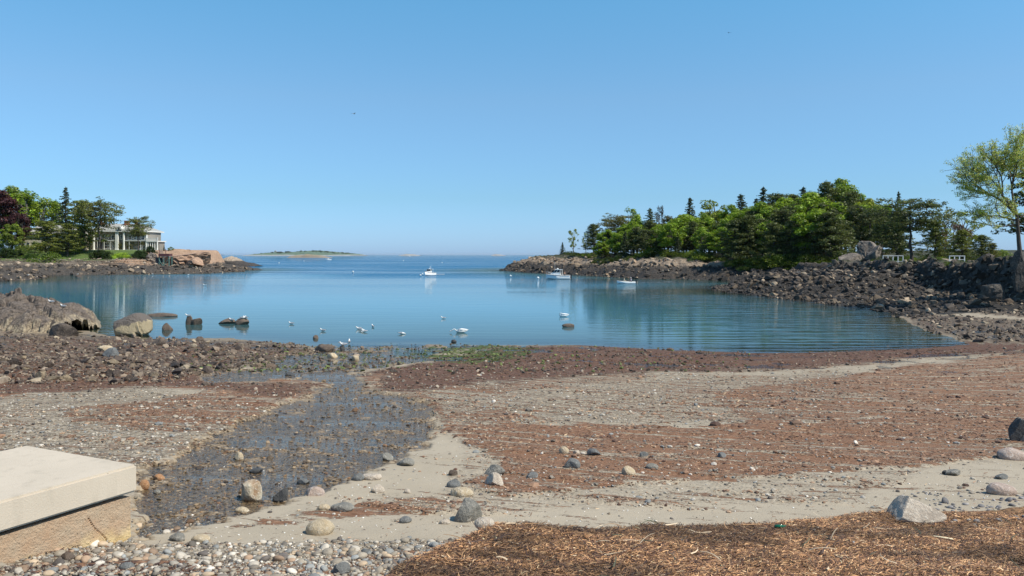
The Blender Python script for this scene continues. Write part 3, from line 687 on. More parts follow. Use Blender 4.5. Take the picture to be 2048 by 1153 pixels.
# sandy gap near the flat stays open
ppx, ppy = project(P[:, 0], P[:, 1], P[:, 2]); P = P[~((P[:, 1] < 92) & (P[:, 0] > 45) & (np.random.RandomState(1).rand(len(P)) < .6))][:5200]
sz = np.clip(np.random.RandomState(41).lognormal(-1.55, .5, len(P)), .10, .75)
stone_field("shore_rubble", P, sz, PRO[1], tide_tint(P[:, 2], len(P), 42, 4.6) * .92, m_rub, 44)
P, s_ = shore_pts(9000, -6, 120, 176, 345, main_height, lambda a, b, z, s: (s < 15) & (z < 5.6), 45); P = P[:3400]
sz = np.clip(np.random.RandomState(46).lognormal(-1.1, .5, len(P)), .18, 1.2)
stone_field("headland_rubble", P, sz, PRO[1], tide_tint(P[:, 2], len(P), 47, 3.5), m_rub, 49)
P, s_ = shore_pts(9000, -260, -100, 195, 340, lh, lambda a, b, z, s: (s < 26) & (z < 3.6), 50); P = P[:2400]
sz = np.clip(np.random.RandomState(51).lognormal(-1.0, .5, len(P)), .15, 1.3)
stone_field("mansion_shore_rubble", P, sz, PRO[1], tide_tint(P[:, 2], len(P), 52, 3.0) * 1.25, m_rub, 54)

# --- rocks one can pick out: every one an object of its own
m_rock = {
 'grey': rock_mat("grey_granite", (.25, .235, .20), (.15, .14, .12), (.38, .35, .30), 3),
 'cream': rock_mat("cream_granite", (.54, .44, .30), (.40, .30, .18), (.64, .55, .42), 3),
 'rust': rock_mat("rust_streaked_stone", (.52, .45, .33), (.30, .15, .06), (.62, .56, .46), 4),
 'dark': rock_mat("dark_basalt", (.075, .073, .070), (.04, .04, .04), (.13, .125, .12), 3),
 'blue': rock_mat("blue_grey_stone", (.185, .185, .175), (.115, .115, .11), (.27, .27, .255), 3),
 'pink': rock_mat("pink_granite", (.46, .36, .30), (.36, .26, .20), (.60, .52, .46), 3),
 'orange': rock_mat("orange_stone", (.42, .22, .10), (.30, .14, .06), (.52, .34, .20), 5),
 'brown': rock_mat("brown_stone", (.15, .11, .08), (.09, .065, .05), (.22, .17, .13), 3),
 'pale': rock_mat("pale_pocked_granite", (.56, .47, .37), (.38, .31, .24), (.64, .57, .47), 4),
 'weedy': rock_mat("weed_stained_rock", (.105, .08, .062), (.045, .034, .027), (.22, .17, .13), 2),
}
def rock(px, pyb, w, h, mat, label, seed, facets=8, rnd=.2, cat="rock", name="beach_rock", depth=.8, sub=3, group=None, z=None, rz=0):
    """a rock w by h photograph pixels whose foot shows at (px, pyb)"""
    gx, gy, g0 = ground_at(px, pyb) if z is None else (*at(px, pyb, z), z)
    k = gy / F; V, Fc = rock_shape(seed, sub, facets, .7, .09, rnd); V = V.copy()
    V[:, 0] /= np.abs(V[:, 0]).max(); V[:, 1] /= np.abs(V[:, 1]).max(); V[:, 2] = (V[:, 2] - V[:, 2].min()) / np.ptp(V[:, 2])
    W_ = w * k / 2; Hh = h * k * 1.04
    V[:, 0] *= W_; V[:, 1] *= W_ * depth; V[:, 2] = V[:, 2] * Hh * 1.55 - Hh * .55
    o = ob(name, mesh_np(name, V, Fc, facets < 5), m_rock[mat]); o.location = (gx, gy + W_ * depth * .6, g0); o.rotation_euler = (0, 0, rz)
    return tag(o, label, cat, group)
R = rock
R(499, 1005, 42, 38, 'rust', "cream rock with rusty foot at the edge of the stream, shaped like a tooth", 21, 7)
R(560, 1007, 34, 26, 'dark', "blocky near-black stone beside the stream edge, right of the rusty cream rock", 22, 9)
R(638, 1070, 58, 27, 'cream', "smooth cream boulder lying alone on clean sand near the foreground", 23, 4, .8)
R(937, 1044, 70, 40, 'grey', "large split grey rock with a dark left face on the open sand", 24, 7, .0)
R(968, 1056, 42, 17, 'pale', "low pale stone leaning on the right foot of the large split grey rock", 25, 4, .7)
R(988, 951, 46, 18, 'grey', "flat grey-green rock half sunk in sand, above a paler peaked one", 26, 6)
R(989, 972, 42, 22, 'pale', "peaked grey-white rock just below the flat grey-green rock", 27, 6)
R(922, 994, 50, 14, 'cream', "long low cream stone with brown weed against its front", 28, 4, .6)
R(905, 952, 20, 11, 'brown', "small brown stone with a pale right cheek on the sand", 29, 5)
R(907, 976, 30, 13, 'blue', "bluish low stone left of the peaked grey-white rock", 30, 5)
R(1128, 908, 21, 13, 'cream', "round cream stone on brown weed in mid-beach", 31, 2, 1)
R(1153, 908, 14, 6, 'pale', "tiny pale stone just right of the round cream one", 311, 4, .5)
R(1190, 912, 31, 13, 'blue', "wedge-shaped dark slate stone right of the round cream stone", 32, 7)
R(1143, 937, 38, 18, 'blue', "blue-grey jagged stone among brown weed below the round cream stone", 33, 8)
R(1258, 951, 28, 16, 'cream', "tan rounded rock with a shaded left side resting on a weed line", 34, 5, .5)
R(1288, 914, 18, 9, 'blue', "small blue-grey stone on weed between the wedge stone and the tan rock", 35, 5)
R(1305, 938, 26, 9, 'grey', "low grey stone in weed to the upper right of the tan rounded rock", 36, 5)
R(1444, 916, 20, 9, 'blue', "lone small slate stone in the wide brown weed", 37, 6)
R(1065, 957, 26, 10, 'blue', "dark bluish stone at the left tip of the bare sand strip", 38, 6)
R(1840, 1043, 112, 40, 'pale', "big pale pocked boulder behind the foreground seaweed drift", 39, 7, .1, sub=4)
R(2010, 991, 58, 19, 'pink', "broad low pinkish boulder near the right edge", 40, 4, .7)
R(2006, 960, 32, 10, 'blue', "thin slab-like blue-grey stone above the pinkish boulder", 41, 7)
R(2036, 921, 62, 20, 'pink', "rounded tan boulder split by a crack, at the right edge", 42, 4, .7)
R(2050, 884, 48, 44, 'dark', "tall dark boulder casting a shadow at the right edge", 43, 8, .1)
R(2052, 884, 20, 16, 'grey', "small grey stone leaning against the tall dark boulder", 44, 5)
R(1893, 950, 14, 8, 'dark', "small dark wedge stone on the sand near the right side", 45, 7)
R(1912, 952, 36, 11, 'grey', "sloping grey slab beside the small dark wedge stone", 46, 6)
R(286, 977, 21, 15, 'orange', "salmon stone in the stream touching the slab corner", 47, 3, .9)
R(316, 962, 23, 11, 'orange', "rusty orange stone in the stream a little out from the slab", 48, 5, .5)
R(313, 989, 14, 7, 'grey', "small greenish grey stone in the stream below the orange one", 481, 4, .6)
R(476, 921, 21, 14, 'cream', "small tan stone standing in mid-stream", 49, 5)
R(605, 970, 27, 10, 'blue', "flat slate stone in the shallow stream", 50, 6)
R(510, 948, 30, 8, 'dark', "thin dark slab awash in the stream", 51, 6)
R(627, 993, 40, 15, 'pink', "pink and cream stone at the stream's right edge", 52, 6)
R(771, 922, 30, 13, 'grey', "grey-green flat stone in the water at the stream's right edge", 53, 5)
R(806, 933, 44, 13, 'grey', "pale green-grey slab with a dark notch on the stream bank", 54, 6)
R(742, 961, 40, 10, 'pale', "long whitish stone at the stream bank", 55, 5, .4)
R(714, 962, 28, 14, 'blue', "dark blue stone half in the stream left of the long whitish stone", 56, 6)
R(752, 986, 34, 14, 'pale', "angular whitish stone on the sand right of the stream", 57, 7)
R(814, 988, 14, 8, 'pale', "small white stone with weed on its right", 58, 4, .5)
R(398, 1087, 38, 13, 'cream', "oval white-cream stone on the sand near the slab", 59, 3, .9)
R(352, 1084, 34, 13, 'grey', "grey-green stone lying left of the oval white-cream stone", 60, 4, .6)
R(483, 1027, 30, 9, 'cream', "flat tan stone at the water line below the rusty cream rock", 61, 4, .6)
R(646, 1021, 26, 10, 'cream', "tan pebble-like stone on the left end of a low grey slab", 62, 4, .6)
R(680, 1024, 52, 12, 'grey', "low grey-green slab in the brown weed line", 63, 5, .3)
R(810, 1048, 26, 11, 'blue', "small blue-grey stone under the brown weed line", 64, 5, .4)
R(889, 1049, 22, 8, 'pale', "small cream stone left of the large split grey rock", 65, 3, .8)
R(682, 1150, 36, 20, 'blue', "squat grey stone in the foreground shingle", 66, 5, .3)
R(130, 1126, 30, 16, 'brown', "mossy brown cobble in the foreground shingle by the slab", 67, 5, .4)
R(250, 1140, 30, 11, 'blue', "flat blue-grey cobble in the dark weed line by the slab", 671, 4, .6)
# rocks of the left shore and in the shallows
R(30, 735, 30, 14, 'orange', "reddish stone among the cobbles at the left edge", 70, 5) if False else None
0 and R(257, 672, 74, 51, 'cream', "large brown-capped boulder with a yellowish barnacled base at the water's edge", 71, 6, .15, cat="boulder", name="boulder", sub=4)
R(333, 661, 22, 14, 'brown', "small rounded rock alone in the calm water right of the large boulder", 72, 5, .3)
R(377, 650, 15, 18, 'brown', "upright rock in the shallows with a gull on it, left of a pair", 73, 6)
R(393, 650, 20, 13, 'brown', "low rock touching the upright one in the shallows", 74, 5)
R(453, 648, 36, 10, 'brown', "flat weedy ledge in the shallows, left end of a low chain", 75, 5, .3)
R(482, 650, 28, 13, 'brown', "humped rock at the right end of the low chain, two gulls on it", 76, 5, .2)
R(322, 634, 62, 7, 'brown', "long thin reef just showing above the water behind the large boulder", 77, 4, .5, depth=.35)
R(631, 678, 12, 7, 'brown', "small dark rock in the shallows near the gravel point", 78, 5, .3)
R(1137, 655, 26, 7, 'brown', "flat weedy rock alone in the calm bay beyond the beach", 79, 4, .5, depth=.5)
R(907, 685, 12, 5, 'dark', "little black rock in the shallows below the swan", 80, 4, .5)
R(645, 704, 42, 14, 'brown', "tan low rock in the pools with darker weed around it", 81, 6)
R(664, 716, 22, 9, 'cream', "yellowish flat stone in the pools", 82, 4, .5)
R(710, 722, 15, 10, 'cream', "golden pebble-shaped stone in the pools", 83, 4, .6)
R(684, 703, 12, 11, 'dark', "dark round stone in the pools below the two standing gulls", 84, 4, .5)
R(120, 672, 58, 24, 'weedy', "dark low rock at the right foot of the left outcrop", 85, 6)
R(316, 690, 34, 14, 'brown', "jagged brown rock at the water line right of the large boulder", 86, 7)
R(352, 692, 18, 8, 'brown', "small brown rock at the water line, second right of the large boulder", 87, 6)
R(398, 683, 16, 9, 'brown', "small tan-topped rock awash off the cobbles", 88, 6)
R(288, 668, 14, 16, 'dark', "dark stone against the right side of the large boulder", 89, 6)
R(222, 712, 42, 15, 'blue', "dark slate stone beside a tan one among the left cobbles", 90, 6)
R(206, 704, 34, 12, 'cream', "tan stone touching the dark slate stone among the left cobbles", 91, 5)
R(577, 752, 22, 6, 'dark', "dark stone in the pool above the left weed belt", 92, 5)

# left outcrop: a barnacled dome of ledge, continues outside the frame
def outcrop():
    nx, ny = 330, 190; xs = np.linspace(-62, -36.5, nx); yv = np.linspace(61, 82, ny); GX, GY = np.meshgrid(xs, yv); a = GX.ravel(); b = GY.ravel()
    prof = np.interp(a * 72 / b, [-62, -48, -45, -42.5, -40, -38.2, -36.8], [2.3, 2.45, 2.4, 2.05, 1.3, .7, -.6])
    cross = np.clip(1 - ((b - 71.5) / 7.6) ** 2, -1, 1); cross = np.sign(cross) * np.abs(cross) ** .6
    h = (prof + .6) * cross - .35
    d1, d2, r = worley(a * .33 + .2 * fbm(a * .5, b * .5, 2, 5), b * .45, 91)
    e1, e2, er = worley(a * .95 + .3 * fbm(a, b, 2, 6), b * 1.1, 95)
    h += (.55 * (1 - d1 * 1.2) + .35 * (r - .5) - .50 * ss(.10, 0, d2 - d1) - .22 * ss(.09, 0, e2 - e1) + .16 * (er - .5)) * ss(-.5, .6, h) + .30 * (ridge(a * .7, b * .9, 4, 93) - .5) + .55 * blocks(a * .42 + .15 * b, b * .5, 97, 1.3) * ss(-.5, .6, h)
    ii = np.arange(nx * ny).reshape(ny, nx); Q = np.stack([ii[:-1, :-1].ravel(), ii[:-1, 1:].ravel(), ii[1:, 1:].ravel(), ii[1:, :-1].ravel()], 1)
    Q = Q[(h[Q] > -1.2).any(1)]
    g = G("barnacled_ledge"); p = g.geo(); n1 = g.noise(p, .8, 6, .65, .6); n2 = g.noise(p, 5, 5, .7)
    z = g.math('ADD', g.sepx(p)[2], g.math('MULTIPLY', g.math('SUBTRACT', n1, .5), 4.6))
    c = g.mix(g.sm(z, .7, 1.5), g.mix(g.sm(n2, .35, .65), (.15, .115, .08), (.42, .34, .23)), g.mix(g.sm(n2, .35, .65), (.07, .055, .045), (.19, .15, .12)))
    c = g.mix(g.sm(g.noise(p, 1.6, 8, .7, 1.5), .57, .61), c, (.045, .036, .03)); pass
    o = ob("left_outcrop", sub_mesh("left_outcrop", np.stack([a, b, h], 1), Q), g.set(c, .85, g.bump(g.math('ADD', n2, n1), .9, .14)))
    o.name = "rock_outcrop"; tag(o, "large brown and yellowish barnacled ledge at the left edge, two gulls on its back", "rock outcrop")
outcrop()
def split_boulder():
    V, Fc = ICO[4]; V = V.copy(); V = np.sign(V) * np.abs(V) ** np.array([.62, .72, .60])
    for n_, h_ in (((-.55, 0, .83), .72), ((.75, -.1, .65), .88), ((-.95, -.2, -.1), .86), ((.95, -.25, 0.1), .88), ((.1, -.97, .2), .80), ((.35, -.7, .6), .84), ((-.3, -.6, .75), .80)):
        n_ = np.array(n_) / np.linalg.norm(n_); V = V - np.outer(np.maximum(V @ n_ - h_, 0), n_)
    x_, y_, z_ = V.T; gr = ss(.10, 0, np.abs(x_ * .9 + .32 * z_ - .33)) * (y_ < 0) * (z_ < .45)
    V = V * (1 - .16 * gr - .10 * ss(.07, 0, np.abs(x_ - .68 + .2 * z_)) * (z_ < .3))[:, None] * (1 + .14 * (fbm(x_ * 2.3 + z_, y_ * 2.3 - z_, 4, 4) - .5) + .05 * (fbm(x_ * 9, z_ * 5 + y_ * 9, 3, 5) - .5))[:, None]
    k = 64 / F; V = V / np.abs(V).max(0); V[:, 0] *= 37 * k; V[:, 1] *= 30 * k; V[:, 2] = V[:, 2] * 26 * k + 24 * k
    g = G("capped_boulder"); p = g.pos(); n = g.noise(p, 1.6, 6, .65, .4); n2 = g.noise(p, 8, 5, .7)
    f = g.sm(g.math('ADD', g.math('ADD', g.sepx(p)[2], g.math('MULTIPLY', g.sepx(p)[0], -.22)), g.math('MULTIPLY', g.math('SUBTRACT', n, .5), 1.0)), 1.02, 1.14)
    c = g.mix(f, g.mix(n2, (.27, .21, .12), (.46, .38, .25)), g.mix(n2, (.085, .07, .06), (.165, .14, .12)))
    o = ob("boulder", mesh_np("boulder", V, Fc, False), g.set(c, .85, g.bump(g.math('ADD', n2, g.noise(g.scale(p, (6, 6, 1.5)), 1, 5)), .9, .08))); x0, y0 = at(257, 672); o.location = (x0, y0 + .6, -.15)
    tag(o, "large boulder with brown cap and yellowish barnacled base at the water's edge", "boulder")
split_boulder()

# broken rock on the face and foot of the shaded bank
r_ = np.random.RandomState(66); yb = r_.uniform(84, 160, 1500); xb_ = bank_edge(yb) + r_.normal(.6, 1.3, 1500); P = np.stack([xb_, yb, main_height(xb_, yb)[0]], 1)
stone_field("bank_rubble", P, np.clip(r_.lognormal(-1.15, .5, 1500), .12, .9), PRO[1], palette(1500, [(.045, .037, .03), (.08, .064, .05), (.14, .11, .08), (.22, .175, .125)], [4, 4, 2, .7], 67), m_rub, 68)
# small stones lying in the wet weed belts
P = sample_px(5200, -100, 2250, 690, 792, 69, lambda a, b, q: look['wet'](a, b) * (1 - look['stream'](a, b))); sz = np.random.RandomState(70).lognormal(-3.35, .5, len(P))
stone_field("belt_stones", P, sz, PRO[1], palette(len(P), [(.16, .12, .09), (.28, .22, .165), (.07, .055, .045), (.42, .36, .28)], [4, 3, 3, 1], 71), m_rub, 72)
# picked-out boulders of the far shores share meshes
PR3 = [mesh_np("shore_rock", *rock_shape(500 + i, 3, 9 + i % 3, .75, .12), False) for i in range(12)]
m_shr = rock_mat("shore_boulder_stone", (1, .96, .90), (.55, .50, .45), (1.5, 1.45, 1.35), .9, use_obj=True)
for me in PR3: me.materials.append(m_shr)
def boulders(pts, sizes, cols, name, label, cat, group, seed, limit=10**9, hf=None):
    r = random.Random(seed); sz_med = sorted(sizes)[int(len(sizes) * .7)] if len(sizes) else 0
    for i in range(min(len(pts), limit)):
        o = bpy.data.objects.new(name, PR3[r.randrange(12)]); COL.objects.link(o); s = float(sizes[i])
        o.location = (float(pts[i][0]), float(pts[i][1]), float(pts[i][2]) + s * .12); o.scale = (s, s * r.uniform(.75, 1), s * r.uniform(.7, 1.0))
        o.rotation_euler = (r.uniform(-.3, .3), r.uniform(-.3, .3), r.uniform(0, 6.3)); o.color = tuple(float(v) for v in cols[i]) + (1,)
        lum = sum(cols[i]) / 3; tone = 'pale tan' if lum > .22 else 'mid-brown' if lum > .11 else 'blackish'
        size_w = 'large' if sizes[i] > sz_med else 'small'; low = 'low down by the water' if pts[i][2] < 1.0 else 'higher up the slope'
        if cat == 'cobble': low = 'towards the water' if pts[i][1] > 52 else 'towards the weed belt'
        tag(o, label.format(tone=tone, size=size_w, low=low), cat, group)
def big(n, x0, x1, y0, y1, hf, cond, seed, s0, s1, zt, k=1.0):
    P, s = shore_pts(n * 12, x0, x1, y0, y1, hf, cond, seed); P = P[:n]
    return P, np.random.RandomState(seed + 1).uniform(s0, s1, len(P)), tide_tint(P[:, 2], len(P), seed + 2, zt) * k
P, s_, C = big(110, 40, 61, 84, 150, main_height, lambda a, b, z, s: (s < 21) & ((b > 93) | (a < 46)) & (a < bank_edge(b) - .5), 600, .40, .95, 4.8, .95)
boulders(P, s_, C, "shore_boulder", "{size} {tone} boulder {low} below the shaded bank", "boulder", "boulders below the shaded bank", 1)
P, s_, C = big(45, 38, 56, 122, 166, main_height, lambda a, b, z, s: (s > 0) & (s < 12), 610, .45, 1.1, 4.8, .9)
boulders(P, s_, C, "spit_boulder", "{size} {tone} boulder {low} on the rocky spit", "boulder", "boulders on the low spit", 2)
P, s_, C = big(60, -4, 60, 200, 335, main_height, lambda a, b, z, s: (s > 0) & (s < 15) & (z < 5), 620, .7, 1.5, 3.5, 1.1)
boulders(P, s_, C, "headland_boulder", "{size} {tone} boulder {low} along the wooded headland", "boulder", "boulders along the wooded headland", 3)
P, s_, C = big(50, -230, -108, 198, 312, lh, lambda a, b, z, s: (s > 0) & (s < 24) & (z < 3.6), 630, .8, 2.0, 3.2, 1.3)
boulders(P, s_, C, "mansion_shore_boulder", "{size} {tone} boulder {low} below the mansion's stone wall", "boulder", "boulders below the mansion", 4)
# cobbles of the left ground that stand out
P = sample_px(330, -60, 620, 668, 775, 640, cobd)[:70]; s_ = np.random.RandomState(641).uniform(.18, .38, len(P)); C = palette(len(P), CO, [3, 3, 2, 1.5, 1], 642) * 1.1
boulders(P, s_, C, "beach_cobble", "{size} {tone} loose cobble {low} on the left of the beach", "cobble", "cobbles on the left of the beach", 5)

# ------------------------------------------------------------------ seaweed litter
def strands(name, P, L, Wd, cols, mat, seed, lift=.02, seg=2, updown=.25):
    r = np.random.RandomState(seed); n = len(P); a = r.uniform(0, np.pi, n) * .999; a = np.where(r.rand(n) < .6, r.normal(0, .5, n), a)
    el = r.normal(0, updown, n); bend = r.normal(0, .9, n)
    V = np.zeros((n, (seg + 1) * 2, 3)); cur = P.copy(); cur[:, 2] += r.uniform(0, lift, n)
    side = np.stack([-np.sin(a), np.cos(a), r.uniform(-.8, .8, n)], 1)
    for k in range(seg + 1):
        w = Wd * (1 - .5 * k / seg)
        V[:, 2 * k] = cur - side * w[:, None]; V[:, 2 * k + 1] = cur + side * w[:, None]
        a2 = a + bend * k / seg; e2 = el * (1 - 1.6 * k / seg)
        cur = cur + np.stack([np.cos(a2) * np.cos(e2), np.sin(a2) * np.cos(e2), np.sin(e2)], 1) * (L / seg)[:, None]
    nv = (seg + 1) * 2; q = np.array([[2 * k, 2 * k + 1, 2 * k + 3, 2 * k + 2] for k in range(seg)])
    Fq = (q[None] + (np.arange(n) * nv)[:, None, None]).reshape(-1, 4)
    me = mesh_np(name, V.reshape(-1, 3), Fq, False); vcol(me, "tint", np.repeat(cols, nv, 0)); return tag(ob(name, me, mat), kind='stuff')
g = G("dry_seaweed"); m_weed = g.set(g.mix(1.0, g.attr("tint"), g.mix(g.noise(g.pos(), 30, 2), (.7,) * 3, (1.25,) * 3), 'MULTIPLY'), .7)
r = np.random.RandomState(80)
xx_, yy_ = r.uniform(-1.3, 7.0, 190000), 1 / r.uniform(1 / 9.6, 1 / 5.25, 190000)
k_ = (r.rand(190000) < look['pile'](xx_, yy_) ** .7) & (xx_ / yy_ < .72); P = np.stack([xx_[k_], yy_[k_], gz(xx_[k_], yy_[k_])], 1)
WC = [(.52, .31, .15), (.38, .20, .09), (.20, .10, .05), (.09, .045, .028), (.64, .46, .27), (.045, .022, .018)]
n = len(P); tone = fbm(P[:, 0] * 1.3, P[:, 1] * 2.0, 4, 82)
C = palette(n, WC, [1.8, 4, 4.5, 3.2, .4, 1.8], 83, .25) * (.48 + .95 * ss(.34, .60, tone))[:, None]
rl = np.random.RandomState(183); kl = rl.choice(n, 900, replace=False)
strands("seaweed_stalks", P[kl] + [0, 0, .006], rl.uniform(.09, .26, 900), rl.uniform(.003, .007, 900), palette(900, [(.05, .024, .018), (.30, .17, .08), (.62, .48, .32), (.09, .09, .05)], [4, 3, 1.2, 1], 184, .2), m_weed, 185, .03, 4, .3)
strands("seaweed_drift", P, r.uniform(.018, .065, n), r.uniform(.0018, .0045, n), C, m_weed, 84, .022, 2, .35)
# flecks of litter over the beach, thick along the weed lines
P = sample_px(80000, -200, 2250, 700, 1100, 85, lambda a, b, q: np.clip(look['weedf'](a, b) * .75 + .10 * look['weed'](a, b), .035, 1) * (1 - look['pile'](a, b)))
n = len(P); sc = np.interp(P[:, 1], [6, 12, 30, 50], [.5, .8, 2.2, 3.2]); wt_ = look['wet'](P[:, 0], P[:, 1])[:, None]
C = palette(n, [(.34, .195, .112), (.235, .128, .075), (.13, .066, .040), (.05, .027, .017), (.49, .35, .21)], [4, 4, 3, 1.6, 1.6], 86, .25)
C = C * (1 - .55 * wt_)
strands("weed_litter", P, r.uniform(.03, .09, n) * sc, r.uniform(.0035, .009, n) * sc, C, m_weed, 87, .02, 1, .3)
P = sample_px(9000, -50, 1250, 1078, 1190, 88, lambda a, b, q: look['weedf'](a, b) * (1 - .6 * look['pile'](a, b)))
n = len(P); strands("dark_wrack_line", P, r.uniform(.02, .07, n), r.uniform(.003, .007, n), palette(n, [(.05, .022, .018), (.10, .045, .03), (.20, .10, .055)], [4, 3, 1], 89, .25), m_weed, 90, .02, 2, .35)
# green weed in the pools
P = sample_px(5000, 380, 1200, 686, 750, 91, lambda a, b, q: look['alg'](a, b)); n = len(P)
strands("green_weed", P, r.uniform(.08, .22, n), r.uniform(.02, .05, n), palette(n, [(.05, .075, .014), (.10, .14, .025), (.035, .045, .012), (.08, .05, .028)], [3, 2, 2, 4], 92, .25), m_weed, 93, .05, 1, .3)

# matted clumps of weed standing a little proud of the sand
P = sample_px(22000, -200, 2250, 695, 1095, 95, lambda a, b, q: np.clip(look['weedf'](a, b) * .9, .004, 1) * (1 - look['pile'](a, b)))
n = len(P); sz = np.random.RandomState(96).lognormal(0, .45, n) * np.interp(P[:, 1], [6, 12, 30, 50], [.010, .018, .042, .060]); wt_ = look['wet'](P[:, 0], P[:, 1])[:, None]
C = palette(n, [(.30, .175, .105), (.20, .11, .064), (.10, .05, .030)], [3, 3, 2], 97, .2) * (1 - .5 * wt_)
stone_field("weed_clumps", P, sz, PEB, C, m_weed, 98, sink=.42, tilt=.15)
# ------------------------------------------------------------------ trees
g = G("bark"); m_bark = g.set(g.mix(g.noise(g.scale(g.pos(), (6, 6, 1)), 1, 5), (.045, .035, .028), (.12, .095, .075)), .9)
g = G("grey_bark"); m_gbark = g.set(g.mix(g.noise(g.scale(g.pos(), (6, 6, 1)), 1, 5), (.12, .105, .09), (.24, .21, .185)), .9)
g = G("leaves")
lc = g.mix(1.0, g.attr("tint"), g.objcol(), 'MULTIPLY')
df = g.n.new("ShaderNodeBsdfDiffuse"); tl = g.n.new("ShaderNodeBsdfTranslucent"); ms = g.n.new("ShaderNodeMixShader"); ms.inputs[0].default_value = .4
gl = g.n.new("ShaderNodeBsdfGlossy"); gl.inputs["Roughness"].default_value = .45; m2 = g.n.new("ShaderNodeMixShader"); m2.inputs[0].default_value = .035
g.lk(lc, df.inputs[0]); g.lk(lc, tl.inputs[0]); g.lk(df.outputs[0], ms.inputs[1]); g.lk(tl.outputs[0], ms.inputs[2])
g.lk(ms.outputs[0], m2.inputs[1]); g.lk(gl.outputs[0], m2.inputs[2]); g.lk(m2.outputs[0], g.out.inputs[0]); m_leaf = g.m

def tubes_np(segs, n=5):
    """segs: list of (p0, p1, r0, r1) -> vertices, quads"""
    A = np.array([s[0] for s in segs], float); B = np.array([s[1] for s in segs], float); r0 = np.array([s[2] for s in segs]); r1 = np.array([s[3] for s in segs])
    D = B - A; D /= np.linalg.norm(D, axis=1)[:, None] + 1e-9
    up = np.where(np.abs(D[:, 2:3]) > .9, [[1., 0, 0]], [[0, 0, 1.]]); U = np.cross(D, up); U /= np.linalg.norm(U, axis=1)[:, None]; Wv = np.cross(U, D)
    t = np.arange(n) * 2 * np.pi / n; c = np.cos(t)[None, :, None]; s = np.sin(t)[None, :, None]
    ring = U[:, None] * c + Wv[:, None] * s
    V = np.concatenate([A[:, None] + ring * r0[:, None, None], B[:, None] + ring * r1[:, None, None]], 1)
    q = np.array([[j, (j + 1) % n, n + (j + 1) % n, n + j] for j in range(n)])
    Fq = (q[None] + (np.arange(len(segs)) * 2 * n)[:, None, None]).reshape(-1, 4)
    return V.reshape(-1, 3), Fq
def leaf_mesh(name, clumps, per, size, cols, seed, squash=1.0, shell=.55):
    """clumps: list of (centre, (rx,ry,rz)); little kinked leaf sprays spread through each clump"""
    r = np.random.RandomState(seed); C = np.array([c[0] for c in clumps], float); Rr = np.array([c[1] for c in clumps], float)
    vol = Rr.prod(1) ** (2 / 3.); cnt = np.maximum(3, (per * vol / vol.mean()).astype(int)); ix = np.repeat(np.arange(len(C)), cnt); n = len(ix)
    d = r.normal(size=(n, 3)); d /= np.linalg.norm(d, axis=1)[:, None]; rad = shell + (1 - shell) * r.rand(n) ** .6; rad *= r.uniform(.75, 1.12, n)
    P = C[ix] + d * rad[:, None] * Rr[ix]
    nrm = d * np.array([1, 1, 1.1]) + r.normal(0, .55, (n, 3)) + [0, 0, .35]; nrm /= np.linalg.norm(nrm, axis=1)[:, None]
    a = np.cross(nrm, r.normal(size=(n, 3))); a /= np.linalg.norm(a, axis=1)[:, None] + 1e-9; b = np.cross(nrm, a)
    s = size * r.uniform(.6, 1.35, n); el = r.uniform(.5, 1.0, n)
    V = np.stack([P - a * s[:, None], P - b * (s * el)[:, None] * .6 + nrm * (s * .2)[:, None], P + a * s[:, None], P + b * (s * el)[:, None] * .6], 1)
    V[:, :, 2] = P[:, 2:3] + (V[:, :, 2] - P[:, 2:3]) * squash
    Fq = (np.array([[0, 1, 2], [0, 2, 3]])[None] + (np.arange(n) * 4)[:, None, None]).reshape(-1, 3)
    ct = np.clip(1 + r.normal(0, .16, len(C)), .6, 1.4)[ix]
    col = palette(n, cols, np.ones(len(cols)), seed + 1, .16) * ct[:, None]
    me = mesh_np(name, V.reshape(-1, 3), Fq, False); vcol(me, "tint", np.repeat(col, 4, 0)); me.materials.append(m_leaf); return me
GREEN = {'broad': [(.17, .24, .022), (.22, .31, .028), (.12, .18, .020), (.28, .35, .04)],
         'olive': [(.085, .105, .03), (.11, .13, .04), (.06, .075, .025)],
         'pine': [(.115, .140, .036), (.145, .165, .042), (.075, .095, .028), (.185, .195, .056)],
         'spruce': [(.065, .090, .038), (.085, .110, .046), (.10, .125, .052)],
         'pale': [(.20, .23, .07), (.26, .27, .10), (.16, .20, .05)],
         'red': [(.075, .022, .024), (.055, .018, .020), (.10, .035, .032)],
         'brown': [(.10, .07, .045), (.075, .05, .035), (.13, .10, .06)],
         'hedge': [(.038, .065, .012), (.055, .09, .016), (.028, .045, .010)]}
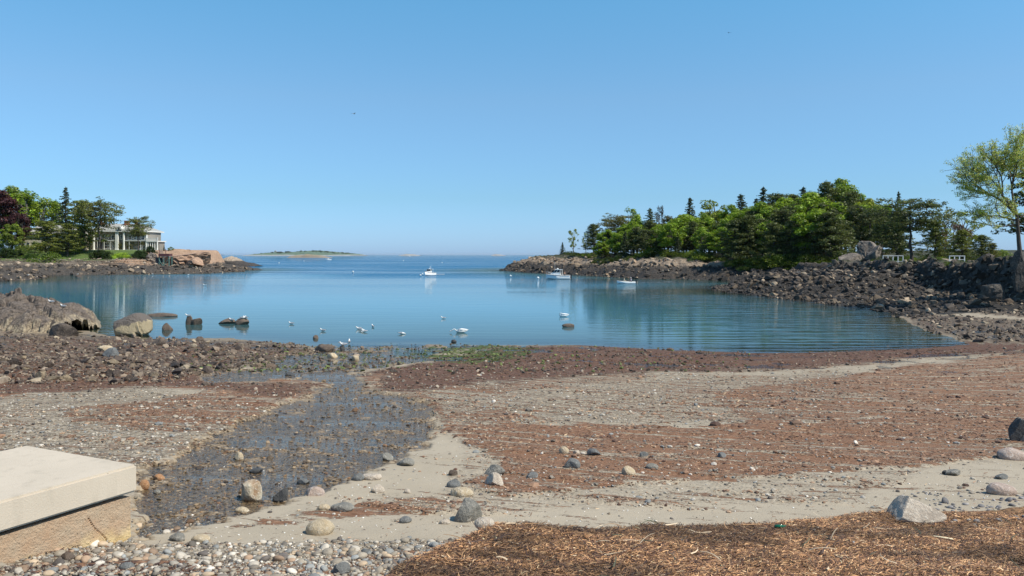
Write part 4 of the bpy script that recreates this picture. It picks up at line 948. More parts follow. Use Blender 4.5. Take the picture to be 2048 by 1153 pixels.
def tree_mesh(kind, seed, H=14.0, leaf=1.0, cols=None):
    r = random.Random(seed); segs = []; cl = []; rn = lambda s: r.gauss(0, s)
    def limb(p0, p1, r0, r1, k=3, wob=.05):
        p0 = np.array(p0, float); p1 = np.array(p1, float); prev = p0; L = np.linalg.norm(p1 - p0)
        for i in range(1, k + 1):
            q = p0 + (p1 - p0) * i / k + (np.array([rn(wob), rn(wob), rn(wob)]) * L if i < k else 0)
            segs.append((prev, q, r0 + (r1 - r0) * (i - 1) / k, r0 + (r1 - r0) * i / k)); prev = q
    lean = np.array([rn(.02), rn(.02), 0]) * H
    tr = H * .020
    if kind in ('broad', 'olive', 'pale', 'red', 'brown', 'sparse', 'column'):
        n = {'broad': 62, 'olive': 48, 'pale': 30, 'red': 60, 'brown': 30, 'sparse': 26, 'column': 30}[kind]
        rx = H * {'column': .17, 'sparse': .30}.get(kind, .34); rz = H * {'column': .30}.get(kind, .37); cz = H * {'column': .66}.get(kind, .60)
        limb((0, 0, -.5), (lean[0], lean[1], H * .5), tr * 1.2, tr * .6, 4, .02); limb((lean[0], lean[1], H * .5), (lean[0], lean[1], H * .9), tr * .6, tr * .15, 3)
        for i in range(n):
            th = r.uniform(0, 6.283); u = r.uniform(-.85, 1); rr = math.sqrt(max(0, 1 - u * u)) * r.uniform(.55, 1.0)
            c = np.array([lean[0] + rx * rr * math.cos(th), lean[1] + rx * rr * math.sin(th), cz + rz * u * r.uniform(.8, 1.02)])
            k = H * r.uniform(.060, .115) * (1.0 if kind != 'sparse' else .8); cl.append((c, (k, k, k * .72)))
            if i % 3 == 0 or kind in ('sparse', 'column', 'pale'): limb((lean[0] * .8, lean[1] * .8, c[2] * r.uniform(.5, .75)), c, tr * .35, tr * .06, 3, .06)
        per = 150 if kind in ('broad', 'red') else 90 if kind == 'olive' else 55
        sz = .30
    elif kind in ('pine', 'umbrella'):
        limb((0, 0, -.5), (lean[0], lean[1], H * .97), tr * 1.15, tr * .12, 6, .012)
        z0 = .18 if kind == 'pine' else .52; k = 80 if kind == 'pine' else 60
        for i in range(k):
            f = z0 + (.99 - z0) * (i + r.random()) / k
            L = H * (.33 * (1 - (f - z0) / (1 - z0)) ** .65 + .05) if kind == 'pine' else H * (.20 + .26 * math.sin(math.pi * min(1, (f - z0) / (1 - z0) * .8 + .12)))
            for j in range(1):
                a = i * 2.4 + rn(.5); LL = L * r.uniform(.6, 1.12); rise = r.uniform(-.12, .25) * LL
                e = np.array([math.cos(a) * LL, math.sin(a) * LL, f * H + rise]); limb((lean[0] * f, lean[1] * f, f * H - .02 * H), e, tr * .28, tr * .06, 3, .05)
                for t in (.35, .68, 1.0):
                    c = np.array([math.cos(a) * LL * t, math.sin(a) * LL * t, f * H + rise * t]) + np.array([rn(.02), rn(.02), rn(.012)]) * H
                    kx = H * r.uniform(.045, .08) * (1.15 if kind == 'umbrella' else 1); cl.append((c, (kx, kx, kx * .50)))
        cl.append((np.array([lean[0], lean[1], H]), (H * .04, H * .04, H * .04))); per = 34; sz = .24
    elif kind == 'spruce':
        limb((0, 0, -.5), (0, 0, H), tr * 1.1, tr * .1, 5, .006); k = 120
        for i in range(k):
            f = .05 + .93 * ((i + r.random()) / k) ** 1.0; L = H * (.25 * (1 - f) ** .85 + .012)
            for j in (i % 3,):
                a = i * 2.4 + rn(.4); LL = L * r.uniform(.6, 1.15); dr = r.uniform(-.28, -.02) * LL
                for t in (.4, .72, 1.0):
                    kx = H * (.012 + .026 * (1 - f)) * (1.35 - .5 * t); cl.append((np.array([math.cos(a) * LL * t, math.sin(a) * LL * t, f * H + dr * t + .03 * LL * (t > .9)]), (kx * 1.25, kx * 1.25, kx * .62)))
                if j % 2 == 0: limb((0, 0, f * H), (math.cos(a) * LL, math.sin(a) * LL, f * H + dr), tr * .2, tr * .05, 1)
        per = 18; sz = .22
    elif kind == 'shrub':
        for i in range(34):
            th = r.uniform(0, 6.28); u = r.random(); rr = math.sqrt(1 - u * u) * r.uniform(.4, 1); kx = H * r.uniform(.16, .26)
            cl.append((np.array([H * .8 * rr * math.cos(th), H * .8 * rr * math.sin(th), H * .12 + H * .62 * u]), (kx, kx, kx * .8)))
            if i % 3 == 0: limb((0, 0, -.2), cl[-1][0], tr * .8, tr * .2, 2)
        per = 80; sz = .22 * max(.35, H / 6)
    elif kind == 'hedge':
        for i in range(60):
            th = r.uniform(0, 6.28); u = r.random(); rr = math.sqrt(1 - u ** 3) * r.uniform(.2, 1); kx = H * .16
            cl.append((np.array([H * .9 * rr * math.cos(th), H * .9 * rr * math.sin(th), H * .08 + H * .75 * u]), (kx, kx, kx)))
            if i % 6 == 0: limb((0, 0, -.2), cl[-1][0], tr, tr * .3, 1)
        per = 110; sz = .13
    V, Q = tubes_np(segs, 6); tm = mesh_np("trunk", V, Q, True); tm.materials.append(m_gbark if kind in ('sparse', 'pale', 'brown', 'column') else m_bark)
    base = cols or GREEN.get({'umbrella': 'pine', 'sparse': 'broad', 'column': 'broad', 'shrub': 'broad'}.get(kind, kind))
    cm = leaf_mesh("crown", cl, int(per * leaf), sz, base, seed, .85, .2 if kind in ('pine', 'umbrella', 'spruce') else .5)
    return tm, cm, H
TM = {}
def TT_(kind, var=0, **k):
    key = (kind, var, k.get('cols') is not None and k['cols'][0])
    if key not in TM: TM[key] = tree_mesh(kind, 1000 + 37 * var + hash_kind(kind), **k)
    return TM[key]
def hash_kind(s): return sum(ord(c) * (i + 3) for i, c in enumerate(s)) % 900
def tree(name, kind, px, ptop, d, z, label, var=0, wid=1.0, col=(1, 1, 1), cat="tree", group=None, **k):
    """tree standing at distance d whose top shows at photograph row ptop"""
    tm, cm, H = TT_(kind, var, **k); h = max(.5, Z(ptop, d) - z) / (H * (1.03 if kind != 'broad' else .99))
    o = empty(name, (X(px, d), d, z - .1), (px * 1.7 + var) % 6.28, label, cat, group)
    for nm, me in (("trunk", tm), ("crown", cm)):
        c = ob(nm, me, None, o); c.color = tuple(col) + (1,)
    o.scale = (h * wid, h * wid, h); return o
def gh(px, d): return float(main_height(np.array([X(px, d)]), np.array([float(d)]))[0][0])
def gl_(px, d): return float(left_height(np.array([X(px, d)]), np.array([float(d)]))) if False else float(left_height(np.array([X(px, d)]), np.array([float(d)]))[0])

# the wooded headland: (px, top row, distance, kind, variant, width, colour, label)
DK = (.85, .9, .85); BR = (1.15, 1.2, .8); YL = (1.35, 1.15, .8); GY = (1.25, 1.05, 1.1)
forest = [
 ('cedar_tree','spruce',1125,483,330,1,1.3,DK,"tiny dark tree standing alone at the seaward tip of the wooded headland"),
 ('birch_tree','sparse',1147,454,325,0,.75,YL,"thin pale young tree near the seaward tip, right of the tiny dark tree"),
 ('birch_tree','sparse',1172,463,330,1,.7,YL,"faint thin young tree between the pale birch and the first dense dark pine"),
 ('pine_tree','pine',1187,447,290,0,1.25,DK,"first dense dark pine at the seaward end of the wood"),
 ('pine_tree','pine',1218,462,285,1,1.3,DK,"rounded dark pine second from the seaward end"),
 ('umbrella_pine','umbrella',1234,429,300,0,1.15,(1.2,1,.9),"flat-topped brownish pine rising over the seaward end of the wood"),
 ('maple_tree','broad',1252,448,285,0,.95,BR,"bright green leafy tree below the flat-topped pine"),
 ('ash_tree','sparse',1262,409,310,2,.8,BR,"airy light green tree with bare top twigs beside the flat-topped pine"),
 ('maple_tree','broad',1275,432,290,1,.8,BR,"light green tree under the airy bare-topped one"),
 ('pine_tree','spruce',1300,412,285,0,1.5,(1.3,1.25,1),"greenish pointed conifer left of the small dead spire"),
 ('dead_spruce','brown',1320,403,305,0,.35,DK,"small half-dead spire with bare side twigs above the wood"),
 ('oak_tree','olive',1335,427,290,0,.95,GY,"dull olive oak just opening its leaves, right of the dead spire"),
 ('oak_tree','brown',1352,424,300,1,1.0,GY,"greyish brown half-bare oak on the skyline"),
 ('maple_tree','broad',1373,428,275,2,1.05,BR,"vivid green maple in the middle of the seaward half"),
 ('pine_tree','spruce',1380,390,300,1,1.15,DK,"dark pine with ragged layers standing well above the vivid green maple"),
 ('oak_tree','sparse',1430,390,295,3,1.15,(1.1,1.0,1.1),"tall greyish green oak with an open round crown"),
 ('maple_tree','broad',1408,430,270,3,.9,(1.1,1.15,.9),"green tree at the foot of the open round oak"),
 ('maple_tree','broad',1440,420,272,0,.95,YL,"yellow-green tree in front of the open round oak's right half"),
 ('spruce_tree','spruce',1482,383,280,0,1.35,DK,"broad dark spruce with a sharp top in the middle of the wood"),
 ('maple_tree','broad',1462,412,268,1,.8,BR,"bright green tree leaning against the broad dark spruce"),
 ('maple_tree','broad',1500,412,262,2,.9,BR,"bright green tree on the right foot of the broad dark spruce"),
 ('spruce_tree','spruce',1512,392,272,1,1.2,DK,"narrow dark spruce between two wider ones"),
 ('spruce_tree','spruce',1527,368,270,0,1.25,DK,"tallest near-black spruce of the middle of the wood"),
 ('pine_tree','pine',1553,384,262,1,1.0,DK,"dark wide pine right of the near-black spruce"),
 ('pine_tree','pine',1583,386,256,2,1.0,(1,1,.9),"green-grey pine with drooping layers, centre of the wood"),
 ('spruce_tree','spruce',1607,368,268,1,1.3,(.95,1.05,1.1),"bluish spruce tip on the skyline behind the bright maple"),
 ('maple_tree','broad',1625,387,262,3,1.05,BR,"brilliant green maple high on the skyline below the bluish spruce tip"),
 ('pine_tree','pine',1655,361,256,0,.85,(1.0,1.05,.9),"tall pine forming the left of the highest tops"),
 ('ash_tree','broad',1683,362,262,1,.9,(.95,1,.9),"tall leafy tree forming the right of the highest tops"),
 ('pine_tree','pine',1705,380,250,1,.95,(1,1.05,.9),"layered pine on the shoulder right of the highest tops"),
 ('maple_tree','broad',1735,397,245,0,.95,YL,"yellow-green tree on the right slope of the wood"),
 ('maple_tree','broad',1762,408,240,2,.85,BR,"bright green tree left of the thin skyline spruce"),
 ('spruce_tree','spruce',1797,377,250,1,.75,(1.0,1.1,1.1),"thin see-through spruce on the skyline above the wide pine"),
 ('pine_tree','pine',1765,432,200,2,1.0,(1,1,.8),"mid-green pine behind the boulder cliff"),
 ('pine_tree','umbrella',1822,397,160,1,1.35,DK,"very wide dark pine whose top branch sticks out to the right"),
 ('pine_tree','pine',1795,420,170,0,1.2,DK,"dark pine on the left flank of the very wide one"),
 ('birch_tree','pale',1890,406,215,0,1.0,(1.05,1,1.0),"pale blossoming tree on the skyline right of the very wide pine"),
 ('birch_tree','sparse',1930,415,200,1,1.1,YL,"thin pale tree right of the blossoming one"),
 ('oak_tree','brown',1910,440,190,0,1.1,GY,"reddish brown budding tree behind the green bushes"),
 ('pine_tree','pine',1870,440,155,1,1.2,(1.3,1.3,.8),"olive pine with drooping light tips right of the very wide pine"),
 ('cedar_tree','pine',1925,458,150,2,1.3,(1.4,1.35,.8),"bushy yellow-olive cedar near the right end of the wood"),
 ('cedar_tree','pine',1965,468,140,0,1.4,(1.15,1.15,.8),"dark olive cedar second from the right end of the wood"),
 ('cedar_tree','pine',1985,484,138,1,1.1,(1.6,1.35,1.0),"small brownish cedar at the right end of the wood, before the open sky"),
]
for nm, kd, px_, pt, d_, v_, w_, c_, lb in forest: tree(nm, kd, px_, pt, d_, gh(px_, d_), lb, v_, w_, c_)
# lower trees along the front of the wood, alike enough to share a description by kind
rr = random.Random(5); THIRD = lambda q: 'seaward' if q < 1370 else 'middle' if q < 1530 else 'landward'
FR = {'pine': ("dark low pine in the front row of the headland wood", "dark front-row pines of the headland wood", 'pine_tree', DK),
      'spruce': ("dark pointed young conifer in the front row of the headland wood", "young conifers of the front row", 'spruce_tree', DK),
      'broad': ("bright green young maple in the front row of the headland wood", "young maples of the front row", 'maple_tree', BR),
      'olive': ("olive green budding tree in the front row of the headland wood", "budding trees of the front row", 'oak_tree', (1, 1, 1))}
for i, px_ in enumerate(range(1200, 1692, 13)):
    kd = ['broad', 'pine', 'olive', 'broad', 'spruce', 'broad', 'pine', 'olive'][i % 8] if px_ < 1470 else ['pine', 'spruce', 'pine', 'olive', 'pine', 'broad', 'pine'][i % 7]
    dd = np.interp(px_, [1200, 1400, 1480, 1700], [268, 240, 216, 192]) + rr.uniform(-6, 8); top = np.interp(px_, [1190, 1300, 1420, 1560, 1700], [478, 462, 452, 428, 430]) + rr.uniform(-16, 16)
    lb, gp, nm, c_ = FR[kd]; lb = lb.replace('in the front row', 'in the ' + THIRD(px_) + ' front row'); tree(nm, kd, px_ + rr.uniform(-4, 4), top, dd, gh(px_, dd), lb, i % 3, rr.uniform(1.0, 1.45), c_, group=gp)
for i, px_ in enumerate(range(1215, 1760, 17)):
    dd = np.interp(px_, [1200, 1400, 1760], [285, 262, 236]) + rr.uniform(-4, 8); kd = ['broad', 'olive', 'pine'][i % 3]
    top = np.interp(px_, [1200, 1300, 1450, 1560, 1660, 1760], [462, 442, 432, 404, 395, 425]) + rr.uniform(-10, 14)
    lb, gp = {'broad': ("green leafy tree deep in the headland wood, seen between the front trees", "leafy trees inside the wood"), 'olive': ("dull olive tree deep in the headland wood, seen between the front trees", "olive trees inside the wood"), 'pine': ("shaded pine deep in the headland wood, seen between the front trees", "pines inside the wood")}[kd]
    tree({'broad': 'maple_tree', 'olive': 'oak_tree', 'pine': 'pine_tree'}[kd], kd, px_, top, dd, gh(px_, dd), lb, (i + 1) % 3, rr.uniform(1.0, 1.4), {'broad': BR, 'olive': (1, 1, 1), 'pine': DK}[kd], group=gp)
for i, px_ in enumerate(list(range(1140, 1700, 11)) + list(range(1700, 2000, 13))):
    dd = np.interp(px_, [1130, 1200, 1400, 1500, 1690, 1720, 1800, 2000], [322, 260, 232, 207, 186, 178, 168, 150]) + rr.uniform(-3, 4); z = gh(px_, dd)
    tp = HORIZON + (EYE - z - rr.uniform(1.2, 3.2) * (1.5 if 1460 < px_ < 1700 else 1)) * F / dd
    cc = rr.choice([(.9, .9, .8), (.45, .48, .45), (.6, .6, .5), (.35, .38, .35)])
    tree("bush", 'shrub', px_, tp, dd, z - .3, "low green bush at the foot of the " + THIRD(px_) + " headland trees", i % 3, rr.uniform(1.1, 1.7), cc, cat="bush", group="bushes at the foot of the headland trees", H=5.0)
# growth on top of the shaded bank
for i in range(26):
    dd = rr.uniform(93, 150); px_ = 1024 + F * (float(bank_edge(np.array([dd]))[0]) + rr.uniform(1.5, 9)) / dd
    z = gh(px_, dd); tree("bank_bush", 'shrub', px_, HORIZON + (EYE - z - rr.uniform(.3, .65)) * F / dd, dd, z - .15, "small low green bush on the grassy top of the shaded bank", i % 3, 1.4, (.6, .66, .5), cat="bush", group="bushes on top of the shaded bank", H=5.0)

# mansion side
LFT = [
 ('copper_beech','red',-14,372,330,0,1.25,(1,1,1),"dark copper-red beech cut by the left edge of the picture"),
 ('copper_beech','red',38,420,318,1,.9,(.9,.9,.9),"lower copper-red tree right of the big copper beech"),
 ('maple_tree','broad',22,376,345,1,.9,(1,1,1),"green crown behind the copper beech's right side"),
 ('tall_maple','column',45,375,340,0,1.5,(1.1,1.15,.9),"tall ivy-green tree with a round top near the left edge"),
 ('tall_maple','column',57,374,350,1,1.3,(1.1,1.15,.9),"tall light green tree just right of the ivy-green one"),
 ('slim_tree','column',84,390,345,2,.9,(1.3,1.25,1),"slim tree with a small pale crown on a bare stem, left of two"),
 ('slim_tree','column',103,393,348,0,1.0,(1.1,1.15,1),"slim open tree between the pale-crowned one and the tall spruce"),
 ('slim_tree','column',116,396,352,1,.8,(.9,1,.9),"slim open tree touching the tall spruce"),
 ('spruce_tree','spruce',131,369,338,1,1.0,(.9,.9,.95),"tall dark pointed spruce left of the mansion"),
 ('pine_tree','pine',165,399,318,1,1.25,(1.5,1.5,.9),"broad lighter green pine hiding the mansion's left wing"),
 ('pine_tree','umbrella',197,399,312,0,1.0,(1.25,1.2,.9),"broad dark pine in front of the mansion's left half, bare trunk below"),
 ('pine_tree','umbrella',277,434,306,1,.85,(1.25,1.2,.9),"small flat-layered pine in front of the mansion's right end"),
 ('pine_tree','pine',92,441,302,0,1.8,(1.5,1.45,.95),"wide low pine by the wall, left half of the dark clump"),
 ('pine_tree','pine',135,446,306,2,1.5,(1.35,1.35,.9),"wide low pine by the wall, right half of the dark clump"),
 ('pine_tree','pine',160,452,316,1,.9,(.8,.85,.8),"dark narrow conifer between the low pines and the mansion"),
 ('willow','broad',22,447,312,2,1.0,(1.0,.95,1.0),"rounded yellow-green tree at the left edge below the copper beech"),
 ('willow','broad',-20,455,306,1,1.0,(1.0,1.0,1.0),"green tree half out of the picture at the left edge"),
 ('bare_tree','sparse',312,466,345,2,.6,(.5,.5,.4),"leafless small tree beside the mansion's right porch"),
 ('yew','spruce',328,490,322,0,.9,(.8,.8,.8),"tiny dark conifer on the pink granite knoll"),
 ('yew','shrub',342,492,322,1,1.0,(.7,.7,.7),"tiny round bush on the pink granite knoll"),
]
for nm, kd, px_, pt, d_, v_, w_, c_, lb in LFT: tree(nm, kd, px_, pt, d_, max(4.2, gl_(px_, d_)), lb, v_, w_, c_, cat="bush" if nm == 'yew' and kd == 'shrub' else "tree", **({'H': 5.0} if kd == 'shrub' else {}))
for i, (px_, top_, d_) in enumerate([(-30, 470, 345), (8, 462, 338), (48, 455, 336), (75, 450, 338), (112, 448, 340), (150, 440, 342), (-40, 482, 318), (0, 485, 316), (28, 484, 318), (55, 486, 316), (70, 478, 312), (40, 486, 308), (112, 476, 311), (150, 478, 312), (168, 470, 322)]):
    tree("tall_shrub", 'shrub', px_, top_, d_, max(4.2, gl_(px_, d_)), "dark leafy thicket filling the gaps between the left headland's trees", i % 3, .75, (.62, .68, .55), cat="bush", group="thickets behind the left headland's pines", H=5.0)
def mound(px_, pt, pb, d, w, label, col, var=0, H=3.0, kind='hedge'):
    z = Z(pb, d); tm, cm, H0 = TT_(kind, var, H=H); o = empty("hedge_mound" if kind == 'hedge' else "bush", (X(px_, d), d, z - .1), px_, label, "bush"); h = (Z(pt, d) - z + .1) / (H0 * .95)
    for nm, me in (("stem", tm), ("foliage", cm)): ob(nm, me, None, o).color = tuple(col) + (1,)
    o.scale = (w / F * d / (2 * H0) * 1.35, max(h, w / F * d / (2 * H0) * .8), h * 1.1)
mound(203, 502, 519, 299, 66, "long clipped dark hedge mound below the mansion's left half", (1, 1, 1))
mound(243, 505, 518, 300, 44, "bright green loose shrubbery between the two clipped hedges", (1.8, 1.9, 1.2), 0, 5.0, 'shrub')
mound(278, 502, 519, 299, 36, "clipped dark hedge mound below the mansion's right half", (.9, 1, .9), 1)
mound(286, 508, 519, 297, 34, "low clipped hedge in front of the right-hand mound", (.8, .9, .8))
mound(300, 494, 509, 302, 22, "round clipped bush by the porch corner", (.75, .85, .75), 1)
mound(14, 498, 517, 300, 60, "clipped green hedge at the left edge above the wall", (.9, 1, .8), 1)
mound(60, 507, 524, 296, 50, "dark bush drooping over the wall at the far left", (.7, .75, .7), 0, 5.0, 'shrub')
mound(105, 505, 540, 291, 100, "big dark shrub spilling over the stone wall to the shore", (.62, .68, .6), 1, 5.0, 'shrub')

# the big half-leafed tree on the right: grown branch by branch
def big_tree():
    r = random.Random(11); segs = []; tips = []
    def grow(p, d, L, rad, depth):
        k = 3; prev = p
        for i in range(k):
            d = (d + Vector((r.gauss(0, .11), r.gauss(0, .11), r.gauss(.02, .08)))).normalized(); q = prev + d * (L / k)
            segs.append((prev[:], q[:], rad * (1 - .33 * i / k), rad * (1 - .33 * (i + 1) / k))); prev = q
            if depth >= 2 and i < k - 1 and r.random() < .75: side(q, d, L * .62, rad * .42, depth + 1)
        if depth >= 6 or rad < .006: tips.append((prev, depth)); return
        nb = 3 if depth < 2 else 2
        for j in range(nb): side(prev, d, L * r.uniform(.68, .86), rad * r.uniform(.55, .68), depth + 1, r.uniform(.35, .75))
    def side(p, d, L, rad, depth, ang=None):
        if depth > 6 or rad < .0045: tips.append((p, depth)); return
        a = Vector((r.gauss(0, 1), r.gauss(0, 1), r.gauss(.15, .6))); a = (a - d * a.dot(d)).normalized(); t = ang or r.uniform(.5, .95)
        nd = d * math.cos(t) + a * math.sin(t)
        if nd.z < -.12: nd.z *= .2
        grow(p, nd.normalized(), L, rad, depth)
    grow(Vector((0, 0, -.6)), Vector((.02, 0, 1)), 4.3, .33, 0)
    # two low side boughs reaching over the water
    grow(Vector((-.05, 0, 3.0)), Vector((-1, .1, .14)).normalized(), 3.0, .12, 2); grow(Vector((0, 0, 2.6)), Vector((-.9, -.3, .05)).normalized(), 2.6, .10, 2)
    grow(Vector((0, 0, 3.4)), Vector((.9, .2, .3)).normalized(), 3.0, .12, 2)
    zt = max(t[0].z for t in tips); sc = 14.3 / zt
    V, Q = tubes_np(segs, 5); V *= sc; V[:, :2] *= .74; tm = mesh_np("trunk", V, Q, True); tm.materials.append(m_bark)
    T = np.array([t[0][:] for t in tips]) * sc; T[:, :2] *= .74; n = len(T); rs = np.random.RandomState(3)
    pick = rs.rand(n) < np.where(T[:, 2] > 9.5, .75, .62); cl = [(T[i], (.38, .38, .25)) for i in np.where(pick)[0]]
    cm = leaf_mesh("crown", cl, 11, .085, [(.30, .35, .06), (.42, .41, .13), (.20, .28, .04), (.46, .43, .20)], 9, 1, .2)
    o = empty("spreading_tree", (X(2040, 92), 92, Z(497, 92)), 0, "big spreading tree with sparse spring leaves on the rock at the right edge", "tree")
    ob("trunk", tm, None, o); c = ob("crown", cm, None, o); c.color = (1.4, 1.45, 1.1, 1); print("bigtree", len(segs), n, sc)
big_tree()
tree("pine_tree", 'pine', 2075, 300, 98, 6.5, "dark conifer whose branch tips enter at the right edge behind the spreading tree", 0, .9, DK)

# rock cliff among the trees, and the rock under the big tree
def crag(name, px_, pb, w, h, d, mat, label, seed, dep=.8, sub=4, fac=9):
    V, Fc = rock_shape(seed, sub, fac, 1.0, .12, 0); V = V.copy(); k = d / F
    for a in range(2): V[:, a] /= np.abs(V[:, a]).max()
    V[:, 2] = (V[:, 2] - V[:, 2].min()) / np.ptp(V[:, 2]); V *= np.array([w * k / 2, w * k / 2 * dep, h * k * 1.3])
    d1, d2, _ = worley(V[:, 0] * .9 + V[:, 1] * .4, V[:, 2] * .6 + V[:, 1] * .3, seed); V[:, :2] *= (1 - .14 * ss(.25, 0, d2 - d1))[:, None]
    o = ob(name, mesh_np(name, V, Fc, False), m_rock[mat] if isinstance(mat, str) else mat); o.location = (X(px_, d), d, Z(pb, d) - h * k * .3); return tag(o, label, "rock")
m_cliff = rock_mat("cliff_rock", (.24, .20, .165), (.06, .05, .042), (.42, .35, .29), 1.1)
crag("cliff_boulder", 1730, 530, 52, 48, 180, m_cliff, "tall grey boulder cliff with a dark cleft among the trees", 812)
crag("cliff_boulder", 1752, 530, 30, 42, 177, m_cliff, "grey boulder leaning on the right side of the tall cliff", 813)
crag("cliff_boulder", 1702, 532, 50, 26, 176, m_cliff, "lower grey rock left of the tall boulder cliff", 814)
m_warm = rock_mat("warm_ledge", (.33, .26, .19), (.17, .13, .10), (.44, .37, .29), .8)
crag("flat_ledge", 1880, 531, 110, 14, 138, m_warm, "low smooth sunlit ledge between the two white railings", 815, .5)
m_shcl = rock_mat("shade_toned_cliff_rock", (.10, .085, .07), (.04, .036, .032), (.19, .16, .13), .8)  # grey rock coloured dark, so its shade lies in the material
crag("tree_rock", 2040, 566, 66, 66, 90, m_shcl, "tall grey rock face under the big spreading tree", 816, .5, 4, 12)
crag("tree_rock", 1990, 592, 56, 26, 91, m_shcl, "dark sloping rock at the left foot of the rock under the spreading tree", 817, .6)

# ------------------------------------------------------------------ railings
m_white = simple("white_paint", (.78, .78, .76), .5, .04)
def railing(px0, px1, pt, pb, d, n, label):
    z0 = Z(pb, d); z1 = Z(pt, d); x0, x1 = X(px0, d), X(px1, d); o = empty("railing", ((x0 + x1) / 2, d, z0), 0, label, "railing"); w = (x1 - x0) / 2
    for i in range(n): a = -w + 2 * w * i / (n - 1); MB().box(a - .06, a + .06, -.06, .06, -.5, z1 - z0).build("post", m_white, o)
    MB().box(-w - .05, w + .05, -.09, .09, z1 - z0, z1 - z0 + .10).build("top_rail", m_white, o)
    MB().box(-w, w, -.04, .04, (z1 - z0) * .12, (z1 - z0) * .12 + .07).build("bottom_rail", m_white, o)
railing(1766, 1806, 512.5, 525, 152, 5, "white wooden railing left of the low sunlit ledge")
railing(1899, 1929, 513, 521, 126, 4, "short white wooden railing right of the low sunlit ledge")
MB().prism([(0, 0), (9, .3), (9.3, .9), (.4, .7)], 0, .22).build("walkway", simple("grey_planks", (.25, .23, .21)), None)
wk = bpy.data.objects["walkway"]; wk.location = (X(1585, 150), 150, Z(546, 150)); wk.rotation_euler = (.02, .03, -.1); wk.name = "slab_walkway"; tag(wk, "long narrow pale plank walkway lying across the top of the low spit", "walkway")
# ------------------------------------------------------------------ concrete landing in the left foreground
g = G("cast_concrete"); p = g.pos(); n = g.noise(p, 1.6, 6, .6); n2 = g.noise(g.scale(p, (7, 7, 1.2)), 1, 4)
c = g.mix(n, (.47, .40, .31), (.62, .53, .42)); c = g.mix(g.math('MULTIPLY', g.sm(n2, .5, .75), .4), c, (.36, .31, .24))
pit = g.sm(g.vor(p, 16), .10, .04); rare = g.sm(g.noise(p, 9, 2), .60, .66); pm = g.math('MULTIPLY', pit, rare)
c = g.mix(pm, c, (.10, .09, .07)); c = g.mix(g.math('MULTIPLY', g.sm(g.noise(p, 40, 3, .8), .6, .7), .5), c, (.58, .55, .48))
m_conc = g.set(c, .85, g.bump(g.math('SUBTRACT', g.noise(p, 60, 4), g.math('MULTIPLY', pm, 2.0)), .5, .006))
g = G("stained_concrete"); p = g.pos(); n = g.noise(p, 3, 6, .65, .4); z = g.sepx(p)[2]
c = g.mix(g.sm(n, .35, .65), (.60, .41, .17), (.78, .60, .31)); top = g.sm(g.math('ADD', z, g.math('MULTIPLY', g.noise(p, 5, 4), .3)), .22, .42)
c = g.mix(top, c, g.mix(g.noise(p, 6, 4), (.50, .29, .16), (.48, .41, .30)))
pits = g.sm(g.vor(p, 34), .16, .06); c = g.mix(g.math('MULTIPLY', pits, g.sm(g.noise(p, 7, 3), .45, .55)), c, (.12, .08, .045))
m_stain = g.set(c, .92, g.bump(g.math('SUBTRACT', g.noise(p, 45, 5, .75), pits), .9, .02))
d0 = 8.0; cz = Z(983, d0); topz = Z(929, d0)
cx, cy = X(275, d0), d0
o = empty("concrete_landing", (cx, cy, cz - .55), math.atan2(-1.2, -.605), "thick pale concrete slab on a stained older footing, cut by the left edge", "landing")
# local +X runs along the front face towards the camera, local -Y... the slab's width lies to the left of it
th = topz - cz; W_ = 1.78
b = MB().box(0, 5.2, -W_, 0, .55, .55 + th); slab = b.build("slab", m_conc, o, bevel=.02)
def footing():
    nx, nz = 420, 60; xs = np.linspace(.04, 5.2, nx); zs = np.linspace(-.1, .52, nz); A, B = np.meshgrid(xs, zs)
    V = [];
    fr = -.03 - .020 * fbm(A * 2, B * 3, 4, 5) - .008 * fbm(A * 16, B * 16, 3, 6)
    fr -= .006 * fbm(A * 60, B * 60, 3, 8)
    topd = -.03 * fbm(xs * 3, xs * 0, 4, 9)
    crack = np.abs((A - .42) + (B - .30) * -.75 - .05 * (fbm(A * 5, B * 9, 3, 7) - .5)); fr -= .03 * ss(.010, 0, crack) * (B < .42)
    B2 = np.where(B > .5, B + topd[None, :], B)
    F_ = np.stack([A, fr, B2], 2).reshape(-1, 3); Bk = np.stack([A, fr * 0 - W_ + .06, B2], 2).reshape(-1, 3); V = np.concatenate([F_, Bk]); n = nx * nz
    ii = np.arange(n).reshape(nz, nx); Q = [ii[:-1, :-1].ravel(), ii[:-1, 1:].ravel(), ii[1:, 1:].ravel(), ii[1:, :-1].ravel()]
    q = np.stack(Q, 1); q2 = np.stack([Q[0], Q[3], Q[2], Q[1]], 1) + n
    tq = np.stack([ii[-1, :-1], ii[-1, 1:], ii[-1, 1:] + n, ii[-1, :-1] + n], 1); lq = np.stack([ii[:-1, 0], ii[1:, 0], ii[1:, 0] + n, ii[:-1, 0] + n], 1)
    ob("footing", mesh_np("footing", V, np.concatenate([q, q2, tq, lq]), False), m_stain, o)
footing()
MB().tube([(2.05, -.035, .40), (2.03, -.03, .33), (2.07, -.03, .27), (2.05, -.032, .20)], [.008, .010, .008, .006], 6).build("rust_bolt", simple("rust", (.13, .045, .02), .9), o)

